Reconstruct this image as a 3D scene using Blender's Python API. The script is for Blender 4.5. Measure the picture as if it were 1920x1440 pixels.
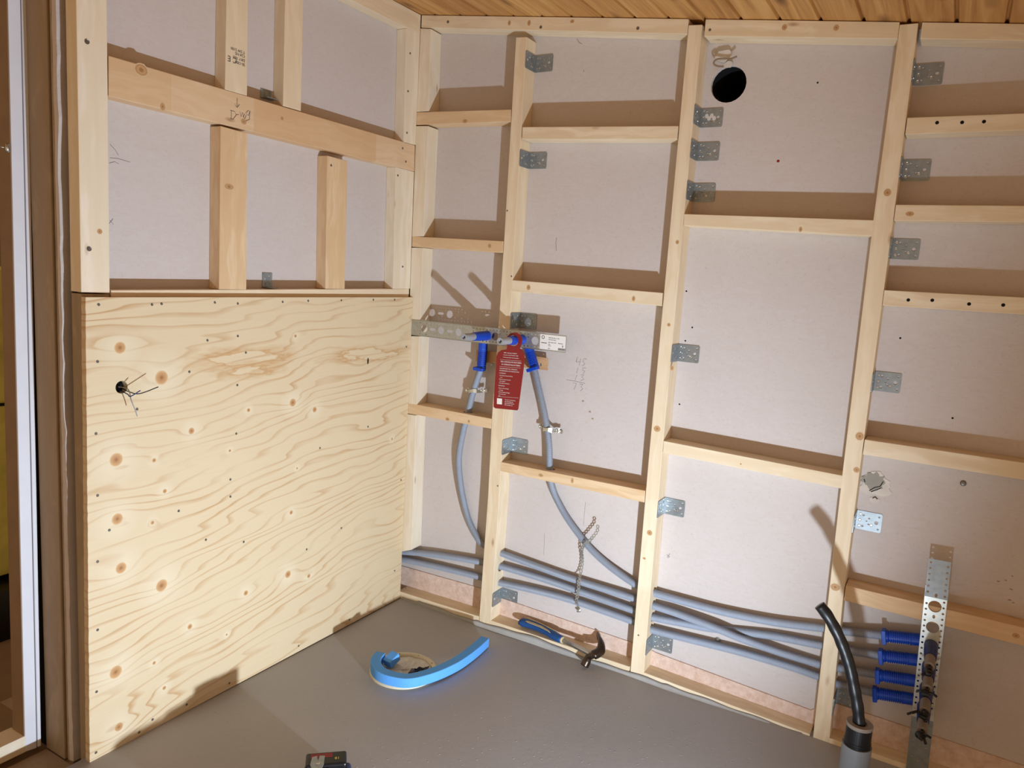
import bpy, bmesh, math, random
from mathutils import Vector, Matrix
random.seed(7)
C = bpy.context.scene.collection
for o in list(bpy.data.objects):
    bpy.data.objects.remove(o)

# ------------------------------------------------------------------ camera
F_PX = 1415.24
CAM = Vector((1.8365, -2.3444, 1.3422)); YAW, PITCH, ROLL = 0.5232, -0.1430, 0.0622
_f = Vector((-math.sin(YAW)*math.cos(PITCH), math.cos(YAW)*math.cos(PITCH), math.sin(PITCH)))
_r = Vector((math.cos(YAW), math.sin(YAW), 0)); _u = _r.cross(_f)
R_ = _r*math.cos(ROLL) + _u*math.sin(ROLL); U_ = -_r*math.sin(ROLL) + _u*math.cos(ROLL)
cam = bpy.data.cameras.new('camera'); cam.sensor_width = 36; cam.lens = 36*F_PX/1920
cam.clip_start = 0.02
camo = bpy.data.objects.new('camera', cam); C.objects.link(camo)
camo.matrix_world = Matrix.Translation(CAM) @ Matrix((R_, U_, -_f)).transposed().to_4x4()
bpy.context.scene.camera = camo

# ------------------------------------------------------------------ light
w = bpy.data.worlds.new('world'); bpy.context.scene.world = w; w.use_nodes = True
w.node_tree.nodes['Background'].inputs[0].default_value = (1.0, 0.70, 0.43, 1)
w.node_tree.nodes['Background'].inputs[1].default_value = 0.34
LAMP = Vector((1.85, -1.23, 0.10))
ld = bpy.data.lights.new('work_light', 'SPOT'); ld.energy = 88; ld.color = (0.75, 0.87, 1.0)
ld.spot_size = math.radians(140); ld.spot_blend = 1.0; ld.shadow_soft_size = 0.022
lo = bpy.data.objects.new('work_light', ld); C.objects.link(lo); lo.location = LAMP
lo.rotation_euler = (Vector((0.0, -0.45, 0.98)) - LAMP).to_track_quat('-Z', 'Y').to_euler()
vs = bpy.context.scene.view_settings
vs.view_transform = 'Standard'; vs.look = 'None'; vs.exposure = 0.95; vs.gamma = 1.0
vs.use_curve_mapping = False

# ------------------------------------------------------------------ measuring helpers
def ray(u, v):
    return _f + R_*((u-960)/F_PX) - U_*((v-720)/F_PX)
def hit(u, v, a, val):
    d = ray(u, v); return CAM + d*((val-CAM[a])/d[a])
def RW(u, v, y=0.0): return hit(u, v, 1, y)      # point on the long wall, at depth y
def LW(u, v, x=0.0): return hit(u, v, 0, x)      # point on the short wall, at depth x
def FL(u, v, z=0.0): return hit(u, v, 2, z)      # point on a level surface

# ------------------------------------------------------------------ materials
def srgb(r, g, b):
    f = lambda c: (c/255/12.92) if c/255 <= .04045 else ((c/255+.055)/1.055)**2.4
    return (f(r), f(g), f(b), 1)
class N:
    def __init__(s, name, rough=.6, metal=0.0, spec=.4):
        s.m = bpy.data.materials.new(name); s.m.use_nodes = True; s.t = s.m.node_tree
        s.b = s.t.nodes['Principled BSDF']; s.b.inputs['Roughness'].default_value = rough
        s.b.inputs['Metallic'].default_value = metal; s.b.inputs['Specular IOR Level'].default_value = spec
    def n(s, typ, ins={}, **kw):
        x = s.t.nodes.new(typ)
        for k, v in kw.items(): setattr(x, k, v)
        for k, v in ins.items():
            if hasattr(v, 'is_output') or isinstance(v, bpy.types.NodeSocket): s.t.links.new(v, x.inputs[k])
            else: x.inputs[k].default_value = v
        return x
    def l(s, a, b): s.t.links.new(a, b)
    def math(s, op, a, b=0.0, c=None, clamp=False):
        ins = {0: a, 1: b}
        if c is not None: ins[2] = c
        return s.n('ShaderNodeMath', ins, operation=op, use_clamp=clamp).outputs[0]
    def mix(s, f, a, b, mode='MIX'):
        x = s.n('ShaderNodeMix', {}, data_type='RGBA', blend_type=mode)
        for i, v in ((0, f), (6, a), (7, b)):
            if isinstance(v, bpy.types.NodeSocket): s.l(v, x.inputs[i])
            else: x.inputs[i].default_value = v
        return x.outputs[2]
    def ramp(s, f, stops):
        r = s.n('ShaderNodeValToRGB', {0: f}); e = r.color_ramp.elements
        e[0].position, e[0].color = stops[0]; e[1].position, e[1].color = stops[-1]
        for p, c in stops[1:-1]:
            k = e.new(p); k.color = c
        return r.outputs[0]
    def noise(s, vec, scale, detail=3, rough=.5, dist=0.0):
        return s.n('ShaderNodeTexNoise', {'Vector': vec, 'Scale': scale, 'Detail': detail, 'Roughness': rough, 'Distortion': dist}).outputs[0]
    def mapping(s, scale=(1, 1, 1), rnd=True, coord='Object'):
        tc = s.n('ShaderNodeTexCoord').outputs[coord]
        if rnd:
            oi = s.n('ShaderNodeObjectInfo').outputs['Random']
            off = s.n('ShaderNodeVectorMath', {0: (17.3, 9.1, 5.7), 'Scale': oi}, operation='SCALE').outputs[0]
            tc = s.n('ShaderNodeVectorMath', {0: tc, 1: off}, operation='ADD').outputs[0]
        return s.n('ShaderNodeMapping', {'Vector': tc, 'Scale': scale}).outputs[0]
    def bump(s, h, strength=.3, dist=.002):
        b = s.n('ShaderNodeBump', {'Height': h, 'Strength': strength, 'Distance': dist})
        s.l(b.outputs[0], s.b.inputs['Normal'])
    def col(s, c):
        if isinstance(c, bpy.types.NodeSocket): s.l(c, s.b.inputs['Base Color'])
        else: s.b.inputs['Base Color'].default_value = c
        return s.m
def plain(name, rgb, rough=.5, metal=0.0, var=.12, scale=40):
    n = N(name, rough, metal); v = n.mapping()
    a = n.noise(v, scale, 4)
    c = srgb(*rgb); d = tuple(x*(1-var*2) for x in c[:3])+(1,)
    return n.col(n.mix(a, d, tuple(min(1, x*(1+var)) for x in c[:3])+(1,)))

def pine(name, light, mid, dark, ringscale=26, knots=True, joint=0):
    n = N(name, .62, 0, .3)
    v = n.mapping((.55, 1, 1))
    warp = n.noise(v, 5, 2)
    g = n.mapping((.35, ringscale, ringscale))
    gw = n.n('ShaderNodeVectorMath', {0: g, 1: n.n('ShaderNodeVectorMath', {0: n.n('ShaderNodeTexNoise', {'Vector': v, 'Scale': 7.0, 'Detail': 2.0}).outputs['Color'], 'Scale': 2.2}, operation='SCALE').outputs[0]}, operation='ADD').outputs[0]
    r = n.noise(gw, 1.3, 3, .6)
    rr = n.ramp(r, [(0.30, (0, 0, 0, 1)), (0.48, (.25, .25, .25, 1)), (.62, (1, 1, 1, 1))])
    fine = n.noise(n.mapping((6, 260, 260)), 1, 2)
    patch = n.noise(n.mapping((1.2, 2, 2)), 1.5, 1)
    c = n.mix(rr, srgb(*mid), srgb(*light))
    c = n.mix(n.math('MULTIPLY', fine, .35), c, srgb(*mid), 'MIX')
    c = n.mix(n.math('MULTIPLY_ADD', patch, 1.4, -.45, True), c, n.mix(.5, srgb(*mid), srgb(*light)))
    if knots:
        vo = n.n('ShaderNodeTexVoronoi', {'Vector': n.mapping((3.2, 9, 9)), 'Scale': 1.0, 'Randomness': 1.0})
        k = n.math('SUBTRACT', 1.0, n.math('DIVIDE', vo.outputs['Distance'], .07), clamp=True)
        c = n.mix(n.math('MULTIPLY', k, .9), c, srgb(*dark))
    if joint:
        sx_ = n.n('ShaderNodeSeparateXYZ', {0: n.n('ShaderNodeTexCoord').outputs['Object']}).outputs[0]
        wn = n.n('ShaderNodeTexWhiteNoise', {'W': n.math('FLOOR', n.math('DIVIDE', n.math('ADD', sx_, .1), joint))}, noise_dimensions='1D').outputs['Value']
        c = n.mix(n.math('MULTIPLY', wn, .55), c, srgb(204, 160, 112))
    n.bump(n.math('ADD', fine, n.math('MULTIPLY', r, .5)), .25, .0008)
    return n.col(c)

M = {}
M['pine'] = pine('pale_pine', (236, 221, 194), (220, 198, 164), (160, 116, 76))
M['pine_warm'] = pine('warm_pine', (230, 204, 168), (212, 178, 136), (130, 86, 52))
M['pine_white'] = pine('white_pine', (238, 228, 210), (226, 210, 182), (160, 120, 86))
M['beam'] = pine('finger_jointed_pine', (228, 202, 168), (212, 180, 142), (130, 86, 52), 26, True, .27)
M['jamb'] = pine('brown_jamb_wood', (176, 156, 130), (152, 132, 106), (86, 66, 46), 12)
M['strap_tan'] = pine('wood_reflection_tan', (216, 176, 132), (190, 146, 104), (120, 84, 54), 20, False)  # wood tones for a metal strap: the reflection is put into the colour

def board_mat():
    n = N('grey_board_paper', .85, 0, .2)
    v = n.mapping((1, 1, 1), False)
    a = n.noise(v, 2.2, 4); b = n.noise(n.n('ShaderNodeMapping', {'Vector': v, 'Rotation': (.3, .7, .4), 'Scale': (16, 16, 44)}).outputs[0], 1, 5, .7, 2.5)
    c = n.mix(a, srgb(198, 190, 186), srgb(212, 204, 201))
    c = n.mix(n.math('MULTIPLY', n.ramp(b, [(.35, (0, 0, 0, 1)), (.75, (1, 1, 1, 1))]), .42), c, srgb(192, 178, 169))
    d = n.noise(v, 150, 2)
    c = n.mix(n.math('MULTIPLY', n.ramp(d, [(.62, (0, 0, 0, 1)), (.8, (1, 1, 1, 1))]), .25), c, srgb(150, 128, 116))
    n.bump(b, .12, .001)
    return n.col(c)
M['board'] = board_mat()

def pink_mat():
    n = N('pink_particle_board', .85, 0, .2); v = n.mapping((1, 1, 1), False)
    a = n.noise(v, 55, 5, .7)
    return n.col(n.ramp(a, [(.3, srgb(198, 168, 148)), (.5, srgb(214, 188, 172)), (.7, srgb(226, 206, 194))]))
M['pink'] = pink_mat()

def floor_mat():
    n = N('smooth_screed', .55, 0, .35); v = n.mapping((1, 1, 1), False)
    a = n.noise(v, 3, 4); b = n.noise(v, 60, 5, .7); s = n.noise(v, 190, 2)
    c = n.mix(a, srgb(160, 160, 163), srgb(178, 178, 181))
    c = n.mix(n.math('MULTIPLY', b, .4), c, srgb(146, 144, 145))
    sp = n.ramp(s, [(.74, (0, 0, 0, 1)), (.80, (1, 1, 1, 1))])
    c = n.mix(n.math('MULTIPLY', sp, .6), c, srgb(214, 210, 204))
    vo = n.n('ShaderNodeTexVoronoi', {'Vector': v, 'Scale': 42.0}).outputs['Distance']
    pit = n.math('MULTIPLY', n.math('SUBTRACT', 1.0, n.math('DIVIDE', vo, .16), clamp=True), 1.0)
    n.bump(n.math('ADD', n.math('MULTIPLY', b, .35), n.math('ADD', pit, n.math('MULTIPLY', sp, .6))), .6, .002)
    return n.col(c)
M['floor'] = floor_mat()
M['slurry'] = plain('pale_screed_slurry', (172, 172, 170), .75, 0, .1, 30)

def ceil_mat():
    n = N('varnished_ceiling_pine', .5, 0, .3)
    tc = n.n('ShaderNodeTexCoord').outputs['Object']
    sep = n.n('ShaderNodeSeparateXYZ', {0: tc})
    idx = n.math('FLOOR', n.math('DIVIDE', n.math('ADD', sep.outputs[0], CEIL_OFF), CEIL_W))
    wn = n.n('ShaderNodeTexWhiteNoise', {'W': idx}, noise_dimensions='1D').outputs['Value']
    off = n.n('ShaderNodeCombineXYZ', {0: n.math('MULTIPLY', wn, 3.0), 1: n.math('MULTIPLY', wn, 23.0), 2: 0.0}).outputs[0]
    p = n.n('ShaderNodeVectorMath', {0: tc, 1: off}, operation='ADD').outputs[0]
    g = n.noise(n.n('ShaderNodeMapping', {'Vector': p, 'Scale': (34, 1.6, 8)}).outputs[0], 1, 4, .6, .8)
    c = n.ramp(g, [(.25, srgb(150, 100, 50)), (.5, srgb(202, 150, 86)), (.72, srgb(224, 178, 114))])
    vo = n.n('ShaderNodeTexVoronoi', {'Vector': n.n('ShaderNodeMapping', {'Vector': p, 'Scale': (12, 4.2, 4)}).outputs[0], 'Scale': 1.0})
    k = n.math('SUBTRACT', 1.0, n.math('DIVIDE', vo.outputs['Distance'], .26), clamp=True)
    c = n.mix(n.math('MULTIPLY', k, .9), c, srgb(84, 50, 26))
    c = n.mix(n.math('MULTIPLY', wn, .4), c, srgb(160, 104, 54))
    return n.col(c)
CEIL_W, CEIL_OFF = .1120, .049
M['ceil'] = ceil_mat()

M['galv'] = plain('galvanised_steel', (158, 166, 170), .40, .62, .18, 60)
M['galv_dull'] = plain('dull_zinc_strip', (188, 190, 182), .45, .75, .12, 90)
M['screw'] = plain('dark_screw_head', (128, 122, 114), .4, .7)
M['zinc'] = plain('bright_zinc', (205, 205, 198), .3, .9)
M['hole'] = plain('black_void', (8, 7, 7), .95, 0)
M['blue'] = plain('blue_plastic', (20, 74, 196), .38, 0, .1)
M['blue_dark'] = plain('deep_blue_plastic', (20, 44, 112), .45, 0, .1)
M['greypl'] = plain('grey_plastic', (158, 160, 164), .4, 0, .06)
M['taupe'] = plain('dusty_grey_plastic', (134, 122, 112), .5, 0, .08)
M['conduit'] = plain('grey_corrugated_plastic', (160, 168, 182), .42, 0, .06)
M['red'] = plain('dark_red_card', (138, 34, 34), .5, 0, .05)
M['white'] = plain('white_print', (238, 236, 232), .6, 0, .03)
M['black'] = plain('black_rubber', (22, 22, 24), .38, 0, .2)
M['ink'] = plain('pencil_grey', (112, 104, 101), .8, 0)
M['foam'] = plain('light_blue_foam', (92, 164, 240), .85, 0, .08, 220)
M['knot'] = None
M['steel'] = plain('polished_steel', (190, 186, 180), .25, 1.0, .1)
M['iron'] = plain('dark_forged_steel', (86, 74, 66), .32, .9, .3, 25)
M['cream'] = plain('cream_rubber', (204, 188, 150), .6, 0, .1)
M['hblue'] = plain('tool_blue_rubber', (26, 74, 132), .55, 0, .1)
M['whitepaint'] = plain('white_gloss_paint', (226, 228, 236), .35, 0, .04, 12)
M['pvc'] = plain('grey_pvc_pipe', (122, 126, 130), .4, 0, .05)
M['film'] = plain('clear_white_film', (206, 204, 196), .3, 0, .12, 30)
M['navy'] = plain('navy_plastic_film', (22, 28, 60), .35, 0, .3)
M['ringm'] = plain('pale_drain_ring', (212, 204, 180), .5, 0, .08)
M['plaster'] = plain('torn_white_plaster', (216, 208, 198), .8, 0, .12)
M['plaster_grey'] = plain('grey_gypsum_core', (160, 156, 146), .85, 0, .1)
M['olive'] = plain('olive_yellow_panel', (222, 212, 110), .7, 0, .3, 9)
M['darkblue'] = plain('tool_dark_blue', (34, 44, 78), .45, 0, .15)
M['brown'] = plain('brown_paint', (146, 122, 98), .7, 0, .12, 14)
M['smudge'] = plain('brown_smudge', (166, 140, 122), .9, 0, .1)
M['yellow'] = plain('yellow_print', (226, 206, 60), .5, 0, .03)

def knot_mat():
    n = N('pine_knot', .55, 0, .3)
    tc = n.n('ShaderNodeTexCoord').outputs['Object']
    r = n.n('ShaderNodeVectorMath', {0: tc}, operation='LENGTH').outputs['Value']
    r = n.math('ADD', r, n.math('MULTIPLY', n.noise(tc, 2.5, 2), .15))
    return n.col(n.ramp(r, [(0, srgb(138, 96, 58)), (.35, srgb(170, 126, 82)), (.6, srgb(200, 162, 116)), (.8, srgb(176, 134, 90)), (1, srgb(214, 186, 148))]))
M['knot'] = knot_mat()

# ply: contour grain that flows around the knots
PLY_KNOTS = [(225,652,11),(303,708,14),(554,630,4),(549,755,10),(590,768,7),(359,808,7),(466,769,4),(218,862,13),(289,863,4),
 (431,845,3),(309,921,5),(220,973,11),(286,980,4),(546,961,5),(227,1065,11),(303,1098,13),(540,1077,9),(579,1080,6),(461,1112,6),
 (356,1175,6),(217,1260,13),(289,1243,4),(425,1190,3),(308,1290,5),(223,1363,10),(735,823,4),(557,878,3)]
def ply_mat():
    n = N('spruce_plywood', .5, 0, .35)
    tc = n.n('ShaderNodeTexCoord').outputs['Object']
    sep = n.n('ShaderNodeSeparateXYZ', {0: tc}); y, z = sep.outputs[1], sep.outputs[2]
    big = n.noise(n.n('ShaderNodeMapping', {'Vector': tc, 'Scale': (1, .9, 2.2)}).outputs[0], 1.5, 2, .45)
    med = n.noise(n.n('ShaderNodeMapping', {'Vector': tc, 'Scale': (1, 3, 11)}).outputs[0], 1.0, 2, .5)
    f = n.math('ADD', n.math('MULTIPLY', big, .17), n.math('MULTIPLY_ADD', y, -.09, n.math('MULTIPLY', z, .62)))
    f = n.math('ADD', f, n.math('MULTIPLY', med, .014))
    vary = n.noise(n.n('ShaderNodeMapping', {'Vector': tc, 'Scale': (1, 2, 5)}).outputs[0], 1.4, 3)
    zw = n.noise(n.n('ShaderNodeMapping', {'Vector': tc, 'Scale': (0, .35, 5.0)}).outputs[0], 1.3, 3, .6)
    f = n.math('ADD', f, n.math('MULTIPLY', zw, .13))
    kmask = None; halo = None
    for u, v, r in PLY_KNOTS:
        p = LW(u, v, .018); rr = r/600
        d = n.n('ShaderNodeVectorMath', {0: n.n('ShaderNodeVectorMath', {0: n.n('ShaderNodeVectorMath', {0: tc, 1: tuple(p)}, operation='SUBTRACT').outputs[0], 1: (0, .55, 1)}, operation='MULTIPLY').outputs[0]}, operation='LENGTH').outputs['Value']
        e = n.math('EXPONENT', n.math('MULTIPLY', n.math('MULTIPLY', d, d), -1/(2*(rr*1.5)**2)))
        f = n.math('ADD', f, n.math('MULTIPLY', e, rr*1.5*(1 if (int(u) % 2) else -1)))
        d2 = n.n('ShaderNodeVectorMath', {0: n.n('ShaderNodeVectorMath', {0: n.n('ShaderNodeVectorMath', {0: tc, 1: tuple(p)}, operation='SUBTRACT').outputs[0], 1: (0, 1, 1)}, operation='MULTIPLY').outputs[0]}, operation='LENGTH').outputs['Value']
        m = n.math('SUBTRACT', 1.0, n.math('DIVIDE', n.math('ADD', d2, n.math('MULTIPLY', n.math('SUBTRACT', vary, .5), .008)), rr*.86), clamp=True)
        h = n.math('SUBTRACT', 1.0, n.math('DIVIDE', d2, rr*3.6), clamp=True)
        kmask = m if kmask is None else n.math('MAXIMUM', kmask, m)
        halo = h if halo is None else n.math('MAXIMUM', halo, h)
    fr = n.math('FRACT', n.math('MULTIPLY', f, 47.0))
    line = n.ramp(fr, [(0, (.05, .05, .05, 1)), (.66, (0, 0, 0, 1)), (.93, (1, 1, 1, 1)), (1, (.1, .1, .1, 1))])
    amt = n.math('MULTIPLY', line, n.math('MULTIPLY_ADD', vary, 2.4, -.7, True))
    fine = n.noise(n.n('ShaderNodeMapping', {'Vector': tc, 'Scale': (1, 5, 230)}).outputs[0], 1, 2)
    c = n.mix(n.math('MULTIPLY', fine, .5), srgb(221, 203, 170), srgb(212, 189, 150))
    c = n.mix(n.math('MULTIPLY', amt, .85), c, srgb(186, 140, 88))
    for u0, v0, ay, az in ((455, 672, .24, .040), (470, 694, .16, .03), (690, 664, .27, .040)):
        p = LW(u0, v0, .018)
        q = n.n('ShaderNodeVectorMath', {0: n.n('ShaderNodeVectorMath', {0: n.n('ShaderNodeVectorMath', {0: tc, 1: tuple(p)}, operation='SUBTRACT').outputs[0], 1: (0, 1/ay, 1/az)}, operation='MULTIPLY').outputs[0]}, operation='LENGTH').outputs['Value']
        jag = n.noise(n.n('ShaderNodeMapping', {'Vector': tc, 'Scale': (1, 7, 30)}).outputs[0], 1.2, 3, .6)
        q = n.math('ADD', q, n.math('MULTIPLY', n.math('SUBTRACT', jag, .5), 1.5))
        c = n.mix(n.ramp(q, [(0, (0, 0, 0, 1)), (.42, (0, 0, 0, 1)), (.50, (.75, .75, .75, 1)), (.62, (.35, .35, .35, 1)), (1, (0, 0, 0, 1))]), c, srgb(192, 146, 92))
    c = n.mix(n.math('MULTIPLY', halo, .6), c, srgb(232, 220, 194))
    c = n.mix(n.ramp(kmask, [(0, (0, 0, 0, 1)), (.12, (.9, .9, .9, 1)), (1, (1, 1, 1, 1))]), c, n.ramp(n.math('ADD', kmask, n.math('MULTIPLY', n.math('SUBTRACT', vary, .5), .5)), [(.05, srgb(214, 176, 126)), (.3, srgb(196, 150, 100)), (.6, srgb(186, 138, 90)), (1, srgb(146, 98, 58))]))
    n.bump(n.math('ADD', fine, amt), .15, .0008)
    return n.col(c)
M['ply'] = ply_mat()

# ------------------------------------------------------------------ object helpers
def tag(o, label=None, cat=None, group=None, kind=None):
    if label: o['label'] = label
    if cat: o['category'] = cat
    if group: o['group'] = group
    if kind: o['kind'] = kind
    return o
def empty(name, loc, label, cat, group=None):
    o = bpy.data.objects.new(name, None); o.empty_display_size = .03; C.objects.link(o); o.location = loc
    bpy.context.view_layer.update()
    return tag(o, label, cat, group)
def link_obj(name, mesh, mat, parent=None, mw=None, smooth=False):
    o = bpy.data.objects.new(name, mesh); C.objects.link(o)
    if mat and not mesh.materials: mesh.materials.append(mat)
    if smooth:
        for p in mesh.polygons: p.use_smooth = True
    if mw is None: mw = Matrix.Identity(4)
    if parent:
        o.parent = parent; o.matrix_parent_inverse = Matrix.Identity(4)
        o.matrix_basis = MW[parent.name].inverted() @ mw if parent.name in MW else parent.matrix_basis.inverted() @ mw
        MW[o.name] = mw
    else:
        o.matrix_basis = mw; MW[o.name] = mw
    return o
MW = {}
def mesh_of(bm, name='mesh'):
    bmesh.ops.recalc_face_normals(bm, faces=bm.faces)
    me = bpy.data.meshes.new(name); bm.to_mesh(me); bm.free(); return me
def box_bm(bm, x0, x1, y0, y1, z0, z1):
    vs = [bm.verts.new((x, y, z)) for x in (x0, x1) for y in (y0, y1) for z in (z0, z1)]
    for f in ((0,1,3,2),(4,6,7,5),(0,4,5,1),(2,3,7,6),(0,2,6,4),(1,5,7,3)):
        bm.faces.new([vs[i] for i in f])
    bmesh.ops.recalc_face_normals(bm, faces=bm.faces)
    return bm
def box(name, x0, x1, y0, y1, z0, z1, mat, parent=None, bev=0):
    bm = bmesh.new(); c = Vector(((x0+x1)/2, (y0+y1)/2, z0))
    box_bm(bm, x0-c.x, x1-c.x, y0-c.y, y1-c.y, 0, z1-z0)
    if bev: bmesh.ops.bevel(bm, geom=bm.edges[:], offset=bev, segments=2, profile=.5, affect='EDGES')
    return link_obj(name, mesh_of(bm, name), mat, parent, Matrix.Translation(c))
def struct(o): o['kind'] = 'structure'; return o
def frame(origin, xdir, zhint):
    x = Vector(xdir).normalized(); z = Vector(zhint); z = (z - x*z.dot(x)).normalized(); y = z.cross(x)
    m = Matrix((x, y, z)).transposed().to_4x4(); m.translation = Vector(origin); return m

def member(name, stations, back, mat, label, cat, group=None, bev=.0016, parent=None):
    """timber: stations = [(left, right), ...] world points along the length on its front face; back = vector to rear face"""
    back = Vector(back)
    a = (Vector(stations[0][0])+Vector(stations[0][1]))/2; b = (Vector(stations[-1][0])+Vector(stations[-1][1]))/2
    mw = frame(b if b.z < a.z-.05 else a, b-a, -back); inv = mw.inverted()
    bm = bmesh.new(); rows = []
    for l, r in stations:
        l, r = Vector(l), Vector(r)
        rows.append([bm.verts.new(inv @ p) for p in (l, r, r+back, l+back)])
    for p, q in zip(rows, rows[1:]):
        for i in range(4): bm.faces.new((p[i], p[(i+1) % 4], q[(i+1) % 4], q[i]))
    bm.faces.new(rows[0]); bm.faces.new(rows[-1][::-1])
    o = link_obj(name, mesh_of(bm, name), mat, parent, mw)
    if bev:
        m = o.modifiers.new('edge', 'BEVEL'); m.width = bev; m.segments = 2; m.limit_method = 'ANGLE'; m.angle_limit = .9
    if not parent: tag(o, label, cat, group)
    return o

def bake(o):
    dg = bpy.context.evaluated_depsgraph_get(); dg.update()
    me = bpy.data.meshes.new_from_object(o.evaluated_get(dg)); o.modifiers.clear(); o.data = me
def drill(o, holes):
    """holes = [(p0, p1, r)]: bore real holes through a timber"""
    bm = bmesh.new()
    for p0, p1, r in holes:
        p0, p1 = Vector(p0), Vector(p1); m = frame(p0, p1-p0, (0, .3, 1)); L = (p1-p0).length
        ring = [[bm.verts.new(m @ Vector((x, r*math.cos(t*math.tau/24), r*math.sin(t*math.tau/24)))) for t in range(24)] for x in (0, L)]
        for i in range(24): bm.faces.new((ring[0][i], ring[0][(i+1) % 24], ring[1][(i+1) % 24], ring[1][i]))
        bm.faces.new(ring[0]); bm.faces.new(ring[1][::-1])
    me = mesh_of(bm); c = bpy.data.objects.new('cutter', me); C.objects.link(c)
    bpy.context.view_layer.update()
    m = o.modifiers.new('bore', 'BOOLEAN'); m.object = c; m.operation = 'DIFFERENCE'; m.solver = 'EXACT'
    bake(o); bpy.data.objects.remove(c)

def tube_bm(bm, pts, radii, seg=14, cap=True, up=(0, 0, 1)):
    pts = [Vector(p) for p in pts]; rows = []; prev = None
    for i, p in enumerate(pts):
        t = (pts[min(i+1, len(pts)-1)] - pts[max(i-1, 0)]).normalized()
        if prev is None:
            u = Vector(up); u = u - t*u.dot(t)
            if u.length < 1e-3: u = Vector((1, 0, 0)) - t*t.x
        else: u = prev - t*prev.dot(t)
        u.normalize(); prev = u; v = t.cross(u); r = radii[i] if isinstance(radii, (list, tuple)) else radii
        rows.append([bm.verts.new(p + (u*math.cos(k*math.tau/seg) + v*math.sin(k*math.tau/seg))*r) for k in range(seg)])
    for a, b in zip(rows, rows[1:]):
        for k in range(seg): bm.faces.new((a[k], a[(k+1) % seg], b[(k+1) % seg], b[k]))
    if cap: bm.faces.new(rows[0]); bm.faces.new(rows[-1][::-1])
    return bm
def spline(pts, step):
    """evenly spaced samples on a Catmull-Rom curve"""
    pts = [Vector(p) for p in pts]; P = [pts[0]*2-pts[1]] + pts + [pts[-1]*2-pts[-2]]; fine = []
    for i in range(1, len(P)-2):
        for k in range(40):
            t = k/40; a, b, c, d = P[i-1:i+3]
            fine.append(.5*((2*b) + (c-a)*t + (2*a-5*b+4*c-d)*t*t + (3*b-a-3*c+d)*t**3))
    fine.append(pts[-1]); out = [fine[0]]; acc = 0
    for a, b in zip(fine, fine[1:]):
        L = (b-a).length
        while acc + L >= step and L > 1e-9:
            a = a + (b-a)*((step-acc)/L); L = (b-a).length; acc = 0; out.append(a)
        acc += L
    return out
def tube(name, pts, r, mat, parent=None, seg=14, base=None, smooth=True, step=None, **kw):
    if step: pts = spline(pts, step)
    pts = [Vector(p) for p in pts]; base = Vector(base) if base is not None else pts[0].copy()
    bm = bmesh.new(); tube_bm(bm, [p-base for p in pts], r, seg, **kw)
    return link_obj(name, mesh_of(bm, name), mat, parent, Matrix.Translation(base), smooth)

def flat(name, outline, holes, thick, mat, parent=None, mw=None, bevel=0):
    """flat plate with real holes; outline/holes are 2D loops in local XY; z from 0 to thick"""
    cu = bpy.data.curves.new('c', 'CURVE'); cu.dimensions = '2D'; cu.fill_mode = 'BOTH'; cu.extrude = thick/2
    for loop in [outline] + list(holes):
        s = cu.splines.new('POLY'); s.points.add(len(loop)-1); s.use_cyclic_u = True
        for p, (x, y) in zip(s.points, loop): p.co = (x, y, 0, 1)
    t = bpy.data.objects.new('t', cu); C.objects.link(t); bpy.context.view_layer.update()
    dg = bpy.context.evaluated_depsgraph_get()
    me = bpy.data.meshes.new_from_object(t.evaluated_get(dg)); bpy.data.objects.remove(t)
    for v in me.vertices: v.co.z += thick/2
    return link_obj(name, me, mat, parent, mw) if name else me
def circ(x, y, r, n=14, ry=None): return [(x+r*math.cos(k*math.tau/n), y+(ry or r)*math.sin(k*math.tau/n)) for k in range(n)]
def slot(x, y, L, r, n=6):
    return [(x+L/2+r*math.cos(a), y+r*math.sin(a)) for a in [(-.5+k/n)*math.pi for k in range(n+1)]] + [(x-L/2+r*math.cos(a), y+r*math.sin(a)) for a in [(.5+k/n)*math.pi for k in range(n+1)]]
def rrect(x0, y0, x1, y1, r, n=4):
    o = []
    for cx, cy, a0 in ((x1-r, y1-r, 0), (x0+r, y1-r, 1), (x0+r, y0+r, 2), (x1-r, y0+r, 3)):
        o += [(cx+r*math.cos((a0+k/n)*math.pi/2), cy+r*math.sin((a0+k/n)*math.pi/2)) for k in range(n+1)]
    return o
def text(parent, s, origin, xdir, normal, size, mat, name='lettering', align='LEFT', shear=0):
    cu = bpy.data.curves.new('t', 'FONT'); cu.body = s; cu.size = size; cu.align_x = align; cu.extrude = .00012; cu.shear = shear
    cu.resolution_u = 2
    t = bpy.data.objects.new('t', cu); C.objects.link(t); bpy.context.view_layer.update()
    me = bpy.data.meshes.new_from_object(t.evaluated_get(bpy.context.evaluated_depsgraph_get())); bpy.data.objects.remove(t)
    return link_obj(name, me, mat, parent, frame(origin, xdir, normal))
def strokes(name, lines, mat, parent, plane, off, r=.0007):
    """thin pencil strokes on a surface; plane(u, v, depth)"""
    bm = bmesh.new(); base = plane(lines[0][0][0], lines[0][0][1], off)
    for ln in lines:
        tube_bm(bm, [plane(u, v, off)-base for u, v in ln], r, 4)
    return link_obj(name, mesh_of(bm, name), mat, parent, Matrix.Translation(base))

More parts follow.
